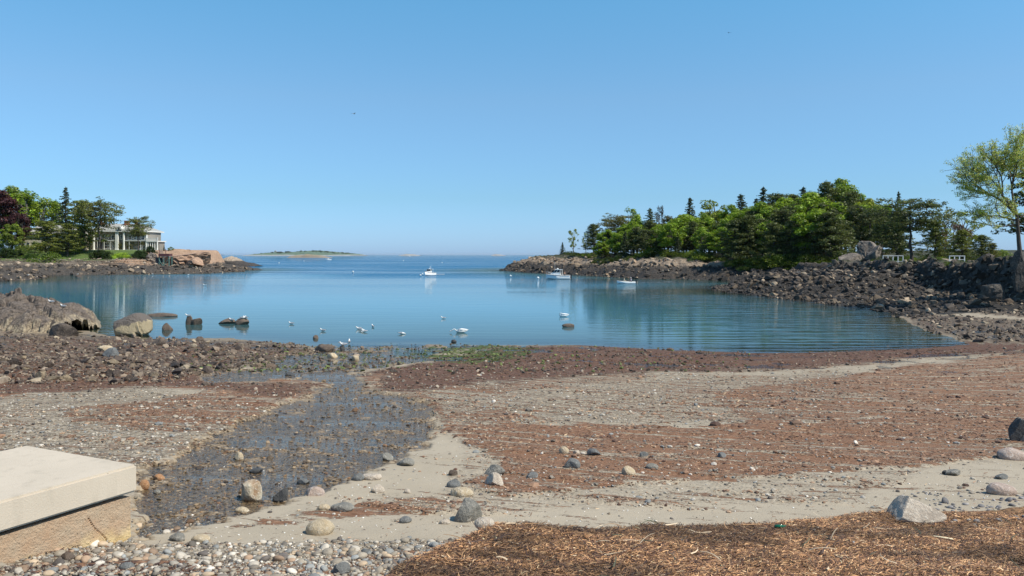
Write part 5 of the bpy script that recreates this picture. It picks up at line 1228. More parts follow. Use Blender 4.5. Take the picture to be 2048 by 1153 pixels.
# ------------------------------------------------------------------ mansion
m_shingle = simple("grey_shingle_wall", (.27, .245, .21), .85, .2, 2); m_roof = simple("slate_roof", (.36, .35, .32), .8, .2, 1.5)
m_brick = simple("chimney_brick", (.28, .10, .065), .85, .25, 3); m_trim = simple("white_trim", (.74, .72, .66), .6, .05)
g = G("window_glass"); m_glass = g.set((.03, .035, .04), .08, None, 0)
m_shade = simple("painted_shade", (.045, .045, .05), .8); m_stucco = simple("cream_wall", (.62, .55, .42), .8, .1, 2)  # first material: near-black paint standing in for shade
DM = 330.0; k = DM / F; zb_ = Z(501, DM)
M = empty("mansion", (X(238, DM), DM, zb_), 0, "large two-storey grey shingled mansion with white columns behind the pines", "mansion")
mx = lambda p_: (p_ - 238) * k
mz = lambda p_: (501 - p_) * k
MB().box(mx(168), mx(290), 2.2, 15, -.6, mz(462)).build("wall", m_shingle, M)
# roof: low hip
a0, a1, y0, y1, ze, zr = mx(165), mx(293), .6, 16.6, mz(462), mz(446.5)
rf = MB(); rf.add([(a0, y0, ze), (a1, y0, ze), (a1, y1, ze), (a0, y1, ze), (a0 + 7, 8.6, zr), (a1 - 6.5, 8.6, zr)], [(0, 1, 5, 4), (1, 2, 5), (2, 3, 4, 5), (3, 0, 4), (3, 2, 1, 0)])
roof = rf.build("roof", m_roof, M)
MB().box(a0 - .1, a1 + .1, y0 - .12, y1 + .1, ze - .42, ze - .003).build("cornice", m_trim, M)
def chimney(pc, w, pt, y): 
    c = MB().box(mx(pc) - w, mx(pc) + w, y - .6, y + .6, ze + .5, mz(pt)); c.box(mx(pc) - w - .12, mx(pc) + w + .12, y - .72, y + .72, mz(pt), mz(pt) + .25); c.build("chimney", m_brick, roof)
chimney(236.5, .95, 441.5, 7.5); chimney(257.5, .5, 442.5, 7.0); chimney(186, .7, 444, 8)
# parapet rail in front of the roof
MB().box(mx(170), mx(232), .75, .9, ze + .35, ze + .9).box(mx(242), mx(289), .75, .9, ze + .35, ze + .9).build("roof_rail", m_trim, M)
for i in range(24): a = mx(170 + i * 5.1); MB().box(a - .07, a + .07, .72, .93, ze, ze + .34).build("baluster", m_trim, M)
# oval dormer
dm = MB(); dm.prism([(mx(237.2) + 1.1 * math.cos(t) , ze + .3 + (1.5 * math.sin(t) + .25)) for t in [math.pi * i / 12 for i in range(13)]] , .3, 4.5, 'y'); dorm = dm.build("dormer", m_trim, roof)
ov = MB(); ov.prism([(mx(237.2) + .36 * math.cos(t), ze + 1.05 + .5 * math.sin(t)) for t in [2 * math.pi * i / 16 for i in range(16)]], .22, .29, 'y'); ov.build("oval_window", m_glass, roof)
# upper windows: frame, sash bars, panes
def window(pc, w, pt, pb, y=2.2, parent=None, dark=True):
    x0, x1, z0, z1 = mx(pc) - w, mx(pc) + w, mz(pb), mz(pt); f = MB(); t = .22
    f.box(x0 - t, x0, y - .12, y + .02, z0 - t, z1 + t).box(x1, x1 + t, y - .12, y + .02, z0 - t, z1 + t).box(x0, x1, y - .12, y + .02, z1, z1 + t).box(x0 - .1, x1 + .1, y - .18, y + .02, z0 - t, z0)
    f.box(x0, x1, y - .10, y - .03, (z0 + z1) / 2 - .05, (z0 + z1) / 2 + .05).box((x0 + x1) / 2 - .04, (x0 + x1) / 2 + .04, y - .09, y - .035, z0, z1)
    fr = f.build("window", m_trim, parent or M); MB().box(x0, x1, y - .03, y - .01, z0, z1).build("pane", m_glass, fr)
for pc, w in [(178, .45), (193.3, .5), (207.8, .62), (221.3, .6), (237.6, .34), (255, .68), (265.5, .5), (281, .62)]: window(pc, w, 471, 478.5)
for pc in (204, 210, 217, 226, 276, 283): window(pc, .5, 486, 497)
# ledge between storeys, veranda roof and full-height columns
MB().box(mx(183), mx(229), .9, 2.197, mz(482.6), mz(481)).box(mx(244), mx(289), .9, 2.197, mz(482.6), mz(481)).build("veranda_roof", m_trim, M)
MB().box(mx(183), mx(229), 2.14, 2.195, mz(498), mz(484)).build("veranda_shade", m_shade, M)  # flat dark sheet on the wall, painted shade behind the veranda posts
for pc in (185, 229.5, 232.8, 245, 290.5):
    c = MB(); c.tube([(mx(pc), 1.1, mz(500)), (mx(pc), 1.1, mz(480)), (mx(pc), 1.1, mz(463.5))], [.42, .42, .36], 14).box(mx(pc) - .52, mx(pc) + .52, .58, 1.62, mz(500.9), mz(499.8)).box(mx(pc) - .5, mx(pc) + .5, .6, 1.6, mz(464.6), mz(463.4)); c.build("column", m_trim, M)
for pc in (192, 206, 219, 256, 279):
    MB().tube([(mx(pc), 1.0, mz(500)), (mx(pc), 1.0, mz(482.7))], [.09, .08], 8).build("post", m_trim, M)
MB().box(mx(182), mx(318), .2, 2.1, -.6, mz(499.9)).build("terrace", m_trim, M)
# right porch with a balustrade above
MB().box(mx(291.5), mx(313.5), .6, 9, mz(484), mz(482)).build("porch_roof", m_trim, M)
MB().box(mx(291.5), mx(311), 3.6, 8.8, -.3, mz(484.03)).build("porch_wall", m_shingle, M)
for pc in (294, 298.5, 303, 307.5, 312.6): MB().tube([(mx(pc), .95, 0), (mx(pc), .95, mz(484))], [.2, .17] if pc < 312 else [.34, .3], 10).build("porch_column", m_trim, M)
MB().box(mx(291.5), mx(313.5), .7, .85, mz(477.4), mz(476.6)).box(mx(291.5), mx(313.5), .68, .87, mz(482), mz(481.2)).box(mx(312.9), mx(313.9), .6, 1.0, mz(482), mz(475)).build("porch_rail", m_trim, M)
for i in range(15): a = mx(292.2 + i * 1.45); MB().box(a - .07, a + .07, .72, .83, mz(481.2), mz(477.4)).build("baluster", m_trim, M)
# climbing vines on the lower wall
def vine(p0, p1, pt, pb, seed, col):
    r = np.random.RandomState(seed); n = 34; cl = [(np.array([mx(r.uniform(p0, p1)), 1.2 + r.uniform(-.2, .5), mz(r.uniform(pb, pt))]), (.55, .35, .5)) for _ in range(n)]
    me = leaf_mesh("vine", cl, 38, .13, [(.16, .17, .05), (.11, .12, .035), (.22, .21, .09)], seed); me.materials[0] = m_leaf; o_ = ob("vine", me, None, M); o_.color = col + (1,)
vine(248, 268, 484, 500, 1, (1.0, 1.0, 1.0)); vine(229, 242, 482, 500, 2, (1.5, 1.4, 1.3)); vine(272, 288, 483, 490, 3, (1, 1, 1))

# second house, mostly behind the low pines
k2 = 322 / F; H2 = empty("guest_house", (X(98, 322), 322, Z(500, 322)), 0, "low pale house with a grey roof hidden behind the wide low pines", "house")
hx = lambda p_: (p_ - 98) * k2
MB().box(hx(46), hx(152), 1, 11, -.5, (500 - 468) * k2).build("wall", m_stucco, H2)
rr2 = MB(); rr2.add([(hx(44), .3, 6.4), (hx(154), .3, 6.4), (hx(154), 11.7, 6.4), (hx(44), 11.7, 6.4), (hx(60), 6, 10.0), (hx(140), 6, 10.0)], [(0, 1, 5, 4), (1, 2, 5), (2, 3, 4, 5), (3, 0, 4), (3, 2, 1, 0)]); rr2.build("roof", m_roof, H2)
for i in range(9):
    a = hx(54 + i * 11.5); w = MB().box(a - .5, a + .5, .86, .998, 1.2, 3.0).build("window", m_trim, H2); MB().box(a - .4, a + .4, .80, .855, 1.3, 2.9).build("pane", m_glass, w)

# retaining wall of stones below the lawn
def stone_wall():
    ow = empty("stone_wall", (-165, 289, 2.6), 0, "long dry-stone retaining wall along the mansion's lawn", "stone wall"); r = random.Random(3)
    mw = [rock_mat("wall_stone_%s" % nm, c, tuple(v * .6 for v in c), tuple(min(1, v * 1.3) for v in c), .8) for nm, c in (("tan", (.44, .34, .24)), ("grey", (.36, .31, .25)), ("brown", (.28, .21, .15)))]
    PRW = [mesh_np("stone", *rock_shape(700 + i, 2, 7, .75, .06), False) for i in range(9)]
    for i, me in enumerate(PRW): me.materials.append(mw[i % 3])
    cnt = 0; x_ = X(-8, 290)
    rows = 4
    step = (X(312, 290) - x_) / 72
    for row in range(rows):
        for i in range(72):
            s = step * r.uniform(.50, .60); o_ = bpy.data.objects.new("stone", PRW[r.randrange(9)]); COL.objects.link(o_); o_.parent = ow
            xx = x_ + step * (i + .5 * (row % 2)) + r.uniform(-.1, .1); yy = 291.6 + .10 * (xx + 130) - .3
            if row == rows - 1 and r.random() < .1: continue
            o_.location = (xx + 165, yy - 289, .3 + row * .62 + r.uniform(-.06, .06) + (.25 * (r.random() < .4) if row == rows - 1 else 0)); o_.scale = (s, s * .8, s * .75 / .75 * r.uniform(.62, .75)); o_.rotation_euler = (r.uniform(-.1, .1), r.uniform(-.1, .1), r.uniform(-.3, .3))
stone_wall()
for px_, pt, pb in [(18, 0, 0)]: pass
# pink granite knoll stones and rubble wall by the stairs
m_pinkw = rock_mat("pink_ledge", (.46, .29, .19), (.26, .16, .11), (.58, .42, .30), .5)
crag("granite_knoll", 366, 533, 96, 29, 300, m_pinkw, "large sunlit pink-orange granite knoll right of the wooden stairs", 821, .9, 4, 12)
crag("granite_knoll", 392, 532, 46, 18, 296, m_pinkw, "lower pink-orange granite shoulder sloping to the sea", 822, .9, 4, 11)
crag("rubble_bank", 304, 523, 30, 18, 297, m_cliff, "steep bank of piled grey stones left of the wooden stairs", 823, .6, 4, 14)
crag("sloping_ledge", 235, 540, 56, 14, 283, 'weedy', "dark smooth ledge sloping up to the right in the middle of the mansion shore", 824, .6, 4, 8)
# wooden stairs with a landing on posts
m_mar = simple("maroon_paint", (.10, .035, .035), .7, .2); m_tread = simple("grey_boards", (.22, .20, .18), .8, .2); m_grn = simple("green_posts", (.10, .20, .17), .75, .2)
ks = 288 / F; ST = empty("wooden_stairs", (X(328, 288), 288, Z(535, 288)), 0, "maroon wooden stairs and landing on green posts beside the pink knoll", "stairs")
sx_ = lambda p_: (p_ - 328) * ks
sz_ = lambda p_: (535 - p_) * ks
MB().box(sx_(320), sx_(341), -1.2, 1.6, sz_(514), sz_(512.6)).build("deck", m_tread, ST)
for i in range(9):
    f = i / 8; MB().box(sx_(314) + f * 1.8, sx_(322) + f * 1.8 - .3, 1.5 - f * 2.2, 1.9 - f * 2.2, sz_(500 + f * 12) - .12, sz_(500 + f * 12)).build("tread", m_tread, ST)
for pa in (313, 326):
    MB().add([(sx_(pa), 1.9, sz_(498)), (sx_(pa) + .2, 1.9, sz_(498)), (sx_(pa + 8) + .2, -1.0, sz_(511)), (sx_(pa + 8), -1.0, sz_(511)), (sx_(pa), 1.9, sz_(500.5)), (sx_(pa) + .2, 1.9, sz_(500.5)), (sx_(pa + 8) + .2, -1.0, sz_(514)), (sx_(pa + 8), -1.0, sz_(514))], [(0,1,2,3), (4,7,6,5), (0,4,5,1), (3,2,6,7), (0,3,7,4), (1,5,6,2)]).build("side_rail", m_mar, ST)
MB().box(sx_(320), sx_(341), -1.34, -1.22, sz_(512.5), sz_(508)).build("front_rail", m_mar, ST); MB().box(sx_(340.4), sx_(341.2), -1.2, 1.6, sz_(512.5), sz_(508)).build("end_rail", m_mar, ST)
for pa, yy in ((321, -1), (330, -1), (340.5, -1), (321, 1.4), (340.5, 1.4)): MB().box(sx_(pa) - .14, sx_(pa) + .14, yy - .14, yy + .14, -.6, sz_(514.05)).build("post", m_grn, ST)
MB().tube([(sx_(321), -1.16, 2.6), (sx_(330), -1.16, .2)], .1, 4).tube([(sx_(340), -1.16, 3.2), (sx_(330), -1.16, .4)], .1, 4).build("brace", m_grn, ST)
MB().box(sx_(313), sx_(320), -.8, 1.6, -.2, sz_(515)).build("stair_void_shade", m_shade, ST)  # solid dark block added in place of the shaded void below the stairs

# small house and tower on the far island
isl = empty("island_house", (X(551, 5150), 5150, 15), 0, "tiny white house with a tower on the far wooded island", "house")
MB().box(-8, 8, -6, 6, 0, 12).build("wall", m_trim, isl); MB().prism([(-9, 12), (9, 12), (0, 19)], -7, 7, 'y').build("roof", m_roof, isl)
for i, (pp, w_, h_) in enumerate([(600, 14, 7), (618, 20, 8), (690, 10, 6)]):
    t_ = MB().box(-w_ / 2, w_ / 2, -5, 5, 0, h_); t_.build("island_cottage", m_trim); oo = bpy.data.objects["island_cottage"]; oo.name = "cottage"; oo.location = (X(pp, 5060), 5060 - 40, Z(509.3, 5060)); tag(oo, ["low white cottage at the foot of the far island's hill, leftmost of three", "longer white cottage in the middle of the far island's shore", "small white cottage near the right end of the far island"][i], "cottage")

# woods on the far island
rs = np.random.RandomState(44); cl = []
for i in range(260):
    pp = rs.uniform(528, 712); top = np.interp(pp, [528, 545, 570, 605, 640, 665, 712], [509, 507, 505.5, 503.5, 502, 504, 508.6]); hh = Z(top, 5200)
    cl.append((np.array([X(pp, 5200), 5200 + rs.uniform(-250, 60), max(2, hh * rs.uniform(.45, 1.0))]), (rs.uniform(7, 16), 12, rs.uniform(3, 6.5))))
iw = leaf_mesh("island_woods", cl, 40, 3.2, [(.05, .075, .045), (.07, .10, .06), (.10, .12, .08)], 3, 1, .4); tag(ob("island_woods", iw), kind='stuff')
# ------------------------------------------------------------------ boats
m_gel = simple("white_gelcoat", (.80, .80, .78), .25, .03); m_dkhull = simple("dark_bottom_paint", (.02, .035, .07), .5); m_tan = simple("weathered_rub_rail", (.34, .25, .18), .7)
m_alu = simple("aluminium", (.55, .56, .57), .35, .05, metal=.8); m_blk = simple("black_plastic", (.02, .02, .022), .4)
def hull(L, B, H, name, parent, mat, mat_b, flare=.2, seat=0.0, open_=False, bow_up=.35):
    """lofted hull, bow towards +X, water line at z=0"""
    n = 15; rows = []
    for i in range(n):
        t = i / (n - 1); xx = -L / 2 + L * t
        hb = B / 2 * (1 - max(0, (t - .45) / .55) ** 2.2) if t > .45 else B / 2 * (.93 + .07 * t / .45)
        hb = max(hb, .015); sh = H * (1 + bow_up * max(0, t - .3) ** 1.6 * 1.6); ch = hb * (.86 - .45 * max(0, t - .5)); zk = -.32 * H * (1 - max(0, (t - .72) / .28) ** 2 * 1.5)
        zc = .06 * H + .35 * H * max(0, t - .6)
        rake = .09 * L * max(0, t - .8) * 5
        rows.append([(xx - rake * .9, 0, zk), (xx - rake * .35, ch, zc), (xx, hb, sh), (xx, hb - .06 * B * (hb > .1), sh + .01), (xx, max(.0, hb - .07 * B), sh * (.42 if open_ else .96)), (xx, 0, sh * (.40 if open_ else 1.0))])
    m_ = len(rows[0]); up = MB(); lo = MB()
    def strip(mb, a, b):
        vs = []; fs = []
        for s in (1, -1):
            o0 = len(vs)
            for r_ in rows:
                for j in range(a, b + 1): q = r_[j]; vs.append((q[0], q[1] * s, q[2]))
            w = b - a + 1
            for i in range(n - 1):
                for j in range(w - 1): fs.append((o0 + i*w + j, o0 + (i+1)*w + j, o0 + (i+1)*w + j + 1, o0 + i*w + j + 1))
        mb.add(vs, fs)
    strip(up, 1, 5); strip(lo, 0, 1)
    r0 = rows[0]; up.add([(q[0], q[1], q[2]) for q in r0[:3]] + [(q[0], -q[1], q[2]) for q in r0[:3][::-1]], [(0, 1, 2, 3, 4, 5)])
    h_ = up.build(name, mat, parent, True); lo.build("bottom", mat_b, parent, True)
    return rows
# white cruiser with people, bow to the left
DB = 217.0
cr = empty("motor_cruiser", (*at(1116, 558.5), 0), math.radians(180 - 8), "white cabin cruiser with hardtop and dark windows near the wooded shore", "boat")
cr.scale = (1.1,) * 3
rows = hull(6.0, 2.2, .95, "hull", cr, m_gel, m_dkhull)
st = MB(); st.tube([(r_[2][0], r_[2][1] + .015, r_[2][2] - .06) for r_ in rows], .035, 5); st.tube([(r_[2][0], -r_[2][1] - .015, r_[2][2] - .06) for r_ in rows], .035, 5); st.build("rub_rail", m_tan, cr)
cab = MB(); cab.add([(-.6,-.85,.95),(2.0,-.55,1.15),(2.0,.55,1.15),(-.6,.85,.95),(-.6,-.8,1.6),(1.35,-.5,1.55),(1.35,.5,1.55),(-.6,.8,1.6)], [(0,1,2,3),(4,7,6,5),(0,4,5,1),(1,5,6,2),(2,6,7,3),(3,7,4,0)]); cabin = cab.build("cabin", m_gel, cr)
ws = MB(); ws.add([(1.15,-.5,1.58),(1.15,.5,1.58),(.55,.48,2.22),(.55,-.48,2.22)], [(0,1,2,3)]); ws.add([(1.1,-.55,1.58),(-.5,-.76,1.62),(-.35,-.68,2.22),(.5,-.52,2.22)], [(0,1,2,3)]); ws.add([(1.1,.55,1.58),(-.5,.76,1.62),(-.35,.68,2.22),(.5,.52,2.22)], [(0,1,2,3)]); ws.build("windscreen", m_glass, cr)
fr_ = MB()
for y_ in (-1, 1):
    fr_.tube([(1.15, .52*y_, 1.56), (.55, .5*y_, 2.25)], .035, 5).tube([(.3, .66*y_, 1.6), (.1, .62*y_, 2.25)], .035, 5).tube([(-.55, .8*y_, 1.6), (-.5, .7*y_, 2.25)], .04, 5).tube([(-1.05, .85*y_, .95), (-1.0, .75*y_, 2.3)], .03, 5)
fr_.build("window_frame", m_gel, cr); MB().box(-1.15, .75, -.78, .78, 2.25, 2.34).build("hardtop", m_gel, cr, bevel=.03)
MB().ball((.1, 0, 2.48), (.24, .24, .16)).build("radar_dome", m_gel, cr, True); MB().tube([(.7, .5, 2.3), (.75, .5, 4.4)], [.025, .012], 5).build("antenna", m_gel, cr)
bw = MB(); bw.tube([(2.9, 0, 1.75), (2.2, .62, 1.65), (1.0, .9, 1.45)], .022, 5).tube([(2.9, 0, 1.75), (2.2, -.62, 1.65), (1.0, -.9, 1.45)], .022, 5)
for q in ((2.9, 0, 1.2), (2.2, .6, 1.1), (2.2, -.6, 1.1), (1.2, .85, 1.0), (1.2, -.85, 1.0)): bw.tube([q, (q[0], q[1], q[2] + .55)], .02, 4)
bw.build("bow_rail", m_alu, cr); MB().box(-3.35, -3.0, -.25, .25, .2, 1.35).box(-3.3, -3.1, -.1, .1, -.5, .3).build("outboard_motor", m_blk, cr, bevel=.03)
# lobster boat seen bow-on with a raft behind
lb_ = empty("lobster_boat", (*at(859, 551), 0), math.radians(-90 - 28), "small white wheelhouse workboat seen bow-on, moored in mid-bay", "boat")
rows = hull(7.0, 2.7, 1.05, "hull", lb_, m_gel, m_dkhull, bow_up=.75)
st = MB(); st.tube([(r_[2][0], r_[2][1] + .02, r_[2][2] - .08) for r_ in rows], .05, 5); st.tube([(r_[2][0], -r_[2][1] - .02, r_[2][2] - .08) for r_ in rows], .05, 5); st.build("rub_rail", m_tan, lb_)
MB().add([(-.4,-1.0,1.0),(1.6,-.75,1.3),(1.6,.75,1.3),(-.4,1.0,1.0),(-.4,-1.0,1.75),(1.3,-.7,1.75),(1.3,.7,1.75),(-.4,1.0,1.75)], [(0,1,2,3),(4,7,6,5),(0,4,5,1),(1,5,6,2),(2,6,7,3),(3,7,4,0)]).build("cabin", m_gel, lb_)
wh = MB(); 
for y_ in (-.98, -.04, .9): wh.box(.62, .72, y_, y_ + .08, 1.75, 2.6)
for x_ in (-.35, -1.4): wh.box(x_, x_ + .09, -.98, -.9, 1.0, 2.6).box(x_, x_ + .09, .9, .98, 1.0, 2.6)
wh.box(-.26, .7, -.985, -.93, 1.7, 1.95).box(-.26, .7, .93, .985, 1.7, 1.95); wh.build("wheelhouse", m_gel, lb_)
MB().box(.655, .675, -.9, -.04, 1.78, 2.55).box(.655, .675, .04, .9, 1.78, 2.55).box(-.26, .62, -.96, -.94, 1.96, 2.55).box(-.26, .62, .94, .96, 1.96, 2.55).build("window_pane", m_glass, lb_)
MB().box(-1.6, .85, -1.08, 1.08, 2.6, 2.7).build("wheelhouse_roof", m_gel, lb_, bevel=.03); MB().ball((0, 0, 2.84), (.28, .28, .15)).build("radar_dome", m_gel, lb_, True)
MB().tube([(.2, .9, 2.6), (.2, .95, 4.7)], [.03, .012], 5).build("antenna", m_gel, lb_); MB().tube([(-1.2, -.5, 2.7), (-1.25, -.5, 3.5)], .03, 5).ball((-1.25, -.5, 3.5), (.25, .25, .12)).build("mast_light", m_gel, lb_)
lb_.scale = (.74,) * 3
rf_ = empty("swim_raft", (*at(880, 549.5), 0), 0, "low white float lying behind the wheelhouse workboat", "raft")
MB().box(-1.5, 1.4, -.7, .7, .02, .16).build("deck", m_gel, rf_); MB().tube([(-1.4, -.5, .0), (1.3, -.5, .0)], .1, 8).tube([(-1.4, .5, .0), (1.3, .5, .0)], .1, 8).build("float", m_tan, rf_)
# skiff with two people
DS = at(1252, 567)[1]
sk = empty("open_skiff", (*at(1252, 567.5), 0), math.radians(180 - 3), "small grey-white open skiff under way with two people aboard", "boat")
hull(4.2, 1.5, .42, "hull", sk, m_gel, m_dkhull, open_=True, bow_up=.6)
for x_ in (-1.1, .3): MB().box(x_ - .14, x_ + .14, -.62, .62, .30, .35).build("thwart", m_alu, sk)
MB().box(-2.35, -2.08, -.16, .16, .30, .85).box(-2.3, -2.16, -.06, .06, -.45, .32).tube([(-2.1, 0, .62), (-1.6, .1, .66)], .025, 6).build("outboard_motor", m_blk, sk, bevel=.02)

# ------------------------------------------------------------------ people (seated), one continuous skin each
m_skin = simple("skin", (.45, .25, .17), .6, .05)
def person(loc, rz, shirt, trousers, hat, label, joints=None, bare=False, lean=0.0, s=1.0):
    o = empty("person", loc, rz, label, "person"); o.scale = (s, s, s)
    J = joints or dict(pel=(0, 0, .10), wst=(.02, 0, .30), chs=(.05, 0, .52), nck=(.06, 0, .66), hdb=(.07, 0, .74), hdt=(.09, 0, .90),
      hl=(.02, .10, .10), kl=(.42, .14, .16), al=(.46, .15, -.26), tl=(.62, .16, -.30), hr=(.02, -.10, .10), kr=(.42, -.14, .16), ar=(.50, -.15, -.24), tr=(.66, -.16, -.29),
      sl=(.05, .19, .60), el=(.12, .27, .36), wl=(.34, .20, .26), fl=(.42, .16, .24), sr=(.05, -.19, .60), er=(.10, -.28, .36), wr=(.32, -.22, .27), fr=(.40, -.18, .25))
    RD = dict(pel=.135, wst=.12, chs=.135, nck=.055, hdb=.085, hdt=.088, hl=.095, kl=.062, al=.042, tl=.032, hr=.095, kr=.062, ar=.042, tr=.032, sl=.065, el=.046, wl=.032, fl=.03, sr=.065, er=.046, wr=.032, fr=.03)
    E = [('pel','wst'),('wst','chs'),('chs','nck'),('nck','hdb'),('hdb','hdt'),('pel','hl'),('hl','kl'),('kl','al'),('al','tl'),('pel','hr'),('hr','kr'),('kr','ar'),('ar','tr'),('chs','sl'),('sl','el'),('el','wl'),('wl','fl'),('chs','sr'),('sr','er'),('er','wr'),('wr','fr')]
    def sk_(name, keys, k_, mat):
        ks_ = list(keys); me = bpy.data.meshes.new(name); me.from_pydata([J[q] for q in ks_], [(ks_.index(a), ks_.index(b)) for a, b in E if a in ks_ and b in ks_], []); ob_ = ob(name, me, mat, o)
        md = ob_.modifiers.new("skin", 'SKIN'); md.use_smooth_shade = True
        for i, q in enumerate(ks_): r_ = RD[q] * k_; me.skin_vertices[0].data[i].radius = (r_, r_)
        me.skin_vertices[0].data[0].use_root = True; sd_ = ob_.modifiers.new("sub", 'SUBSURF'); sd_.levels = sd_.render_levels = 2; return ob_
    sk_("body", list(J.keys()), 1.0, m_skin)
    if not bare: sk_("shirt", ['chs', 'wst', 'pel', 'sl', 'el', 'sr', 'er'], 1.13, shirt)
    sk_("trousers", ['pel', 'hl', 'kl', 'al', 'hr', 'kr', 'ar'], 1.16, trousers)
    hx_, hy_, hz_ = J['hdt']
    if hat: MB().ball((hx_ - .01, 0, hz_ + .035), (.108, .10, .075)).box(hx_ + .06, hx_ + .19, -.07, .07, hz_ + .02, hz_ + .04).build("cap", hat, o, True)
    else: MB().ball((hx_ - .025, 0, hz_ + .01), (.105, .10, .10)).build("hair", m_blk, o, True)
    f_ = MB(); f_.ball((hx_ + .095, 0, hz_ - .055), (.022, .014, .026), 6, 4); f_.ball((hx_ - .01, .092, hz_ - .05), (.02, .012, .03), 6, 4).ball((hx_ - .01, -.092, hz_ - .05), (.02, .012, .03), 6, 4); f_.build("face", m_skin, o, True)
    MB().ball((hx_ + .08, .034, hz_ - .025), .012, 6, 4).ball((hx_ + .08, -.034, hz_ - .025), .012, 6, 4).build("eye", m_blk, o)
    return o
m_lav = simple("pale_lavender_cloth", (.55, .52, .66), .8); m_cream = simple("cream_cloth", (.60, .56, .42), .8); m_navy = simple("dark_cloth", (.04, .045, .06), .8); m_olv = simple("olive_cap", (.06, .10, .04), .8); m_wht = simple("white_cap", (.75, .75, .75), .7)
sxp, syp = at(1252, 567.5)
person((sxp + 1.2, syp, .42), math.pi, m_lav, m_navy, m_wht, "person in a pale lavender shirt and white cap steering at the stern of the skiff")
person((sxp - .45, syp, .42), 0.0, m_cream, m_cream, m_olv, "person in cream clothes and an olive cap sitting amidships in the skiff, leaning back")
cxp, cyp = at(1116, 558.5)
person((cxp + 1.9, cyp + .25, 1.05), math.pi * .9, m_lav, m_navy, None, "bare-chested person bending at the stern of the cabin cruiser", bare=True)
person((cxp + .3, cyp + .1, 1.25), math.pi, m_navy, m_navy, m_wht, "person in dark clothes at the helm under the cruiser's hardtop")
# wake, mooring balls and distant speedboat
g = G("foam"); n_ = g.noise(g.scale(g.pos(), (.5, 3, 1)), 2, 4); m_foam = g.set((.62, .72, .76), .6); g.p.inputs["Alpha"].default_value = 1; g.lk(g.math('MULTIPLY', g.sm(n_, .48, .62), .5), g.p.inputs["Alpha"])
def foam(name, p0, p1, w0, w1, label):
    a = Vector((*at(*p0), .012)); b = Vector((*at(*p1), .012)); n = 12; vs = []; fs = []
    sdv = Vector((0, 1, 0))
    for i in range(n + 1):
        f = i / n; c_ = a.lerp(b, f); w_ = w0 + (w1 - w0) * f; vs += [tuple(c_ - sdv * w_ / 2), tuple(c_ + sdv * w_ / 2)]
    for i in range(n): fs.append((2*i, 2*i+2, 2*i+3, 2*i+1))
    me = bpy.data.meshes.new(name); me.from_pydata(vs, [], fs); tag(ob(name, me, m_foam), label, None, kind='stuff')
foam("skiff_wake", (1274, 566.5), (1345, 564), .7, 2.2, "thin foam wake trailing behind the open skiff")
foam("speedboat_wake", (662, 520.0), (686, 520.0), 3, 7, "white wake of the distant speedboat")
def speedboat(px_, py_, L, label, rz=math.pi):
    o = empty("speedboat", (*at(px_, py_), 0), rz, label, "boat"); hull(L, L * .34, L * .14, "hull", o, m_gel, m_dkhull); MB().box(-L * .1, L * .15, -L * .1, L * .1, L * .14, L * .26).build("cabin", m_gel, o)
speedboat(657, 520.3, 7, "tiny white speedboat with a wake, far out right of the low islet")
speedboat(819, 513.2, 9, "tiny white boat on the horizon below the white island")
def buoy(px_, py_, r_, label, mat=m_gel, cat="buoy"):
    o = empty("mooring_buoy", (*at(px_, py_), 0), 0, label, cat); MB().ball((0, 0, r_ * .55), r_, 14, 10).build("float", mat, o, True); MB().tube([(0, 0, r_ * 1.4), (0, 0, r_ * 1.9)], r_ * .14, 6).build("eye", m_alu, o)
    MB().tube([(0, 0, r_ * .42), (0, 0, r_ * .56)], r_ * 1.015, 14, False).build("stripe", m_dkhull, o)
buoy(1076, 558, .36, "round white mooring ball left of the cabin cruiser"); buoy(1021, 553.5, .30, "round white mooring ball, left of two near the headland tip")
buoy(706, 545, .34, "round white mooring ball alone in the left half of the bay"); buoy(841, 552, .28, "white mooring ball just left of the wheelhouse workboat"); buoy(845, 549.6, .26, "white mooring ball behind the other one beside the workboat")
buoy(807, 522, .5, "tiny white buoy far out beneath the white island"); buoy(884, 526, .4, "tiny white buoy far out right of the workboat")
buoy(558, 527, .4, "tiny white buoy far out beyond the rocky islet"); buoy(608, 523, .4, "tiny white buoy below the low islet")

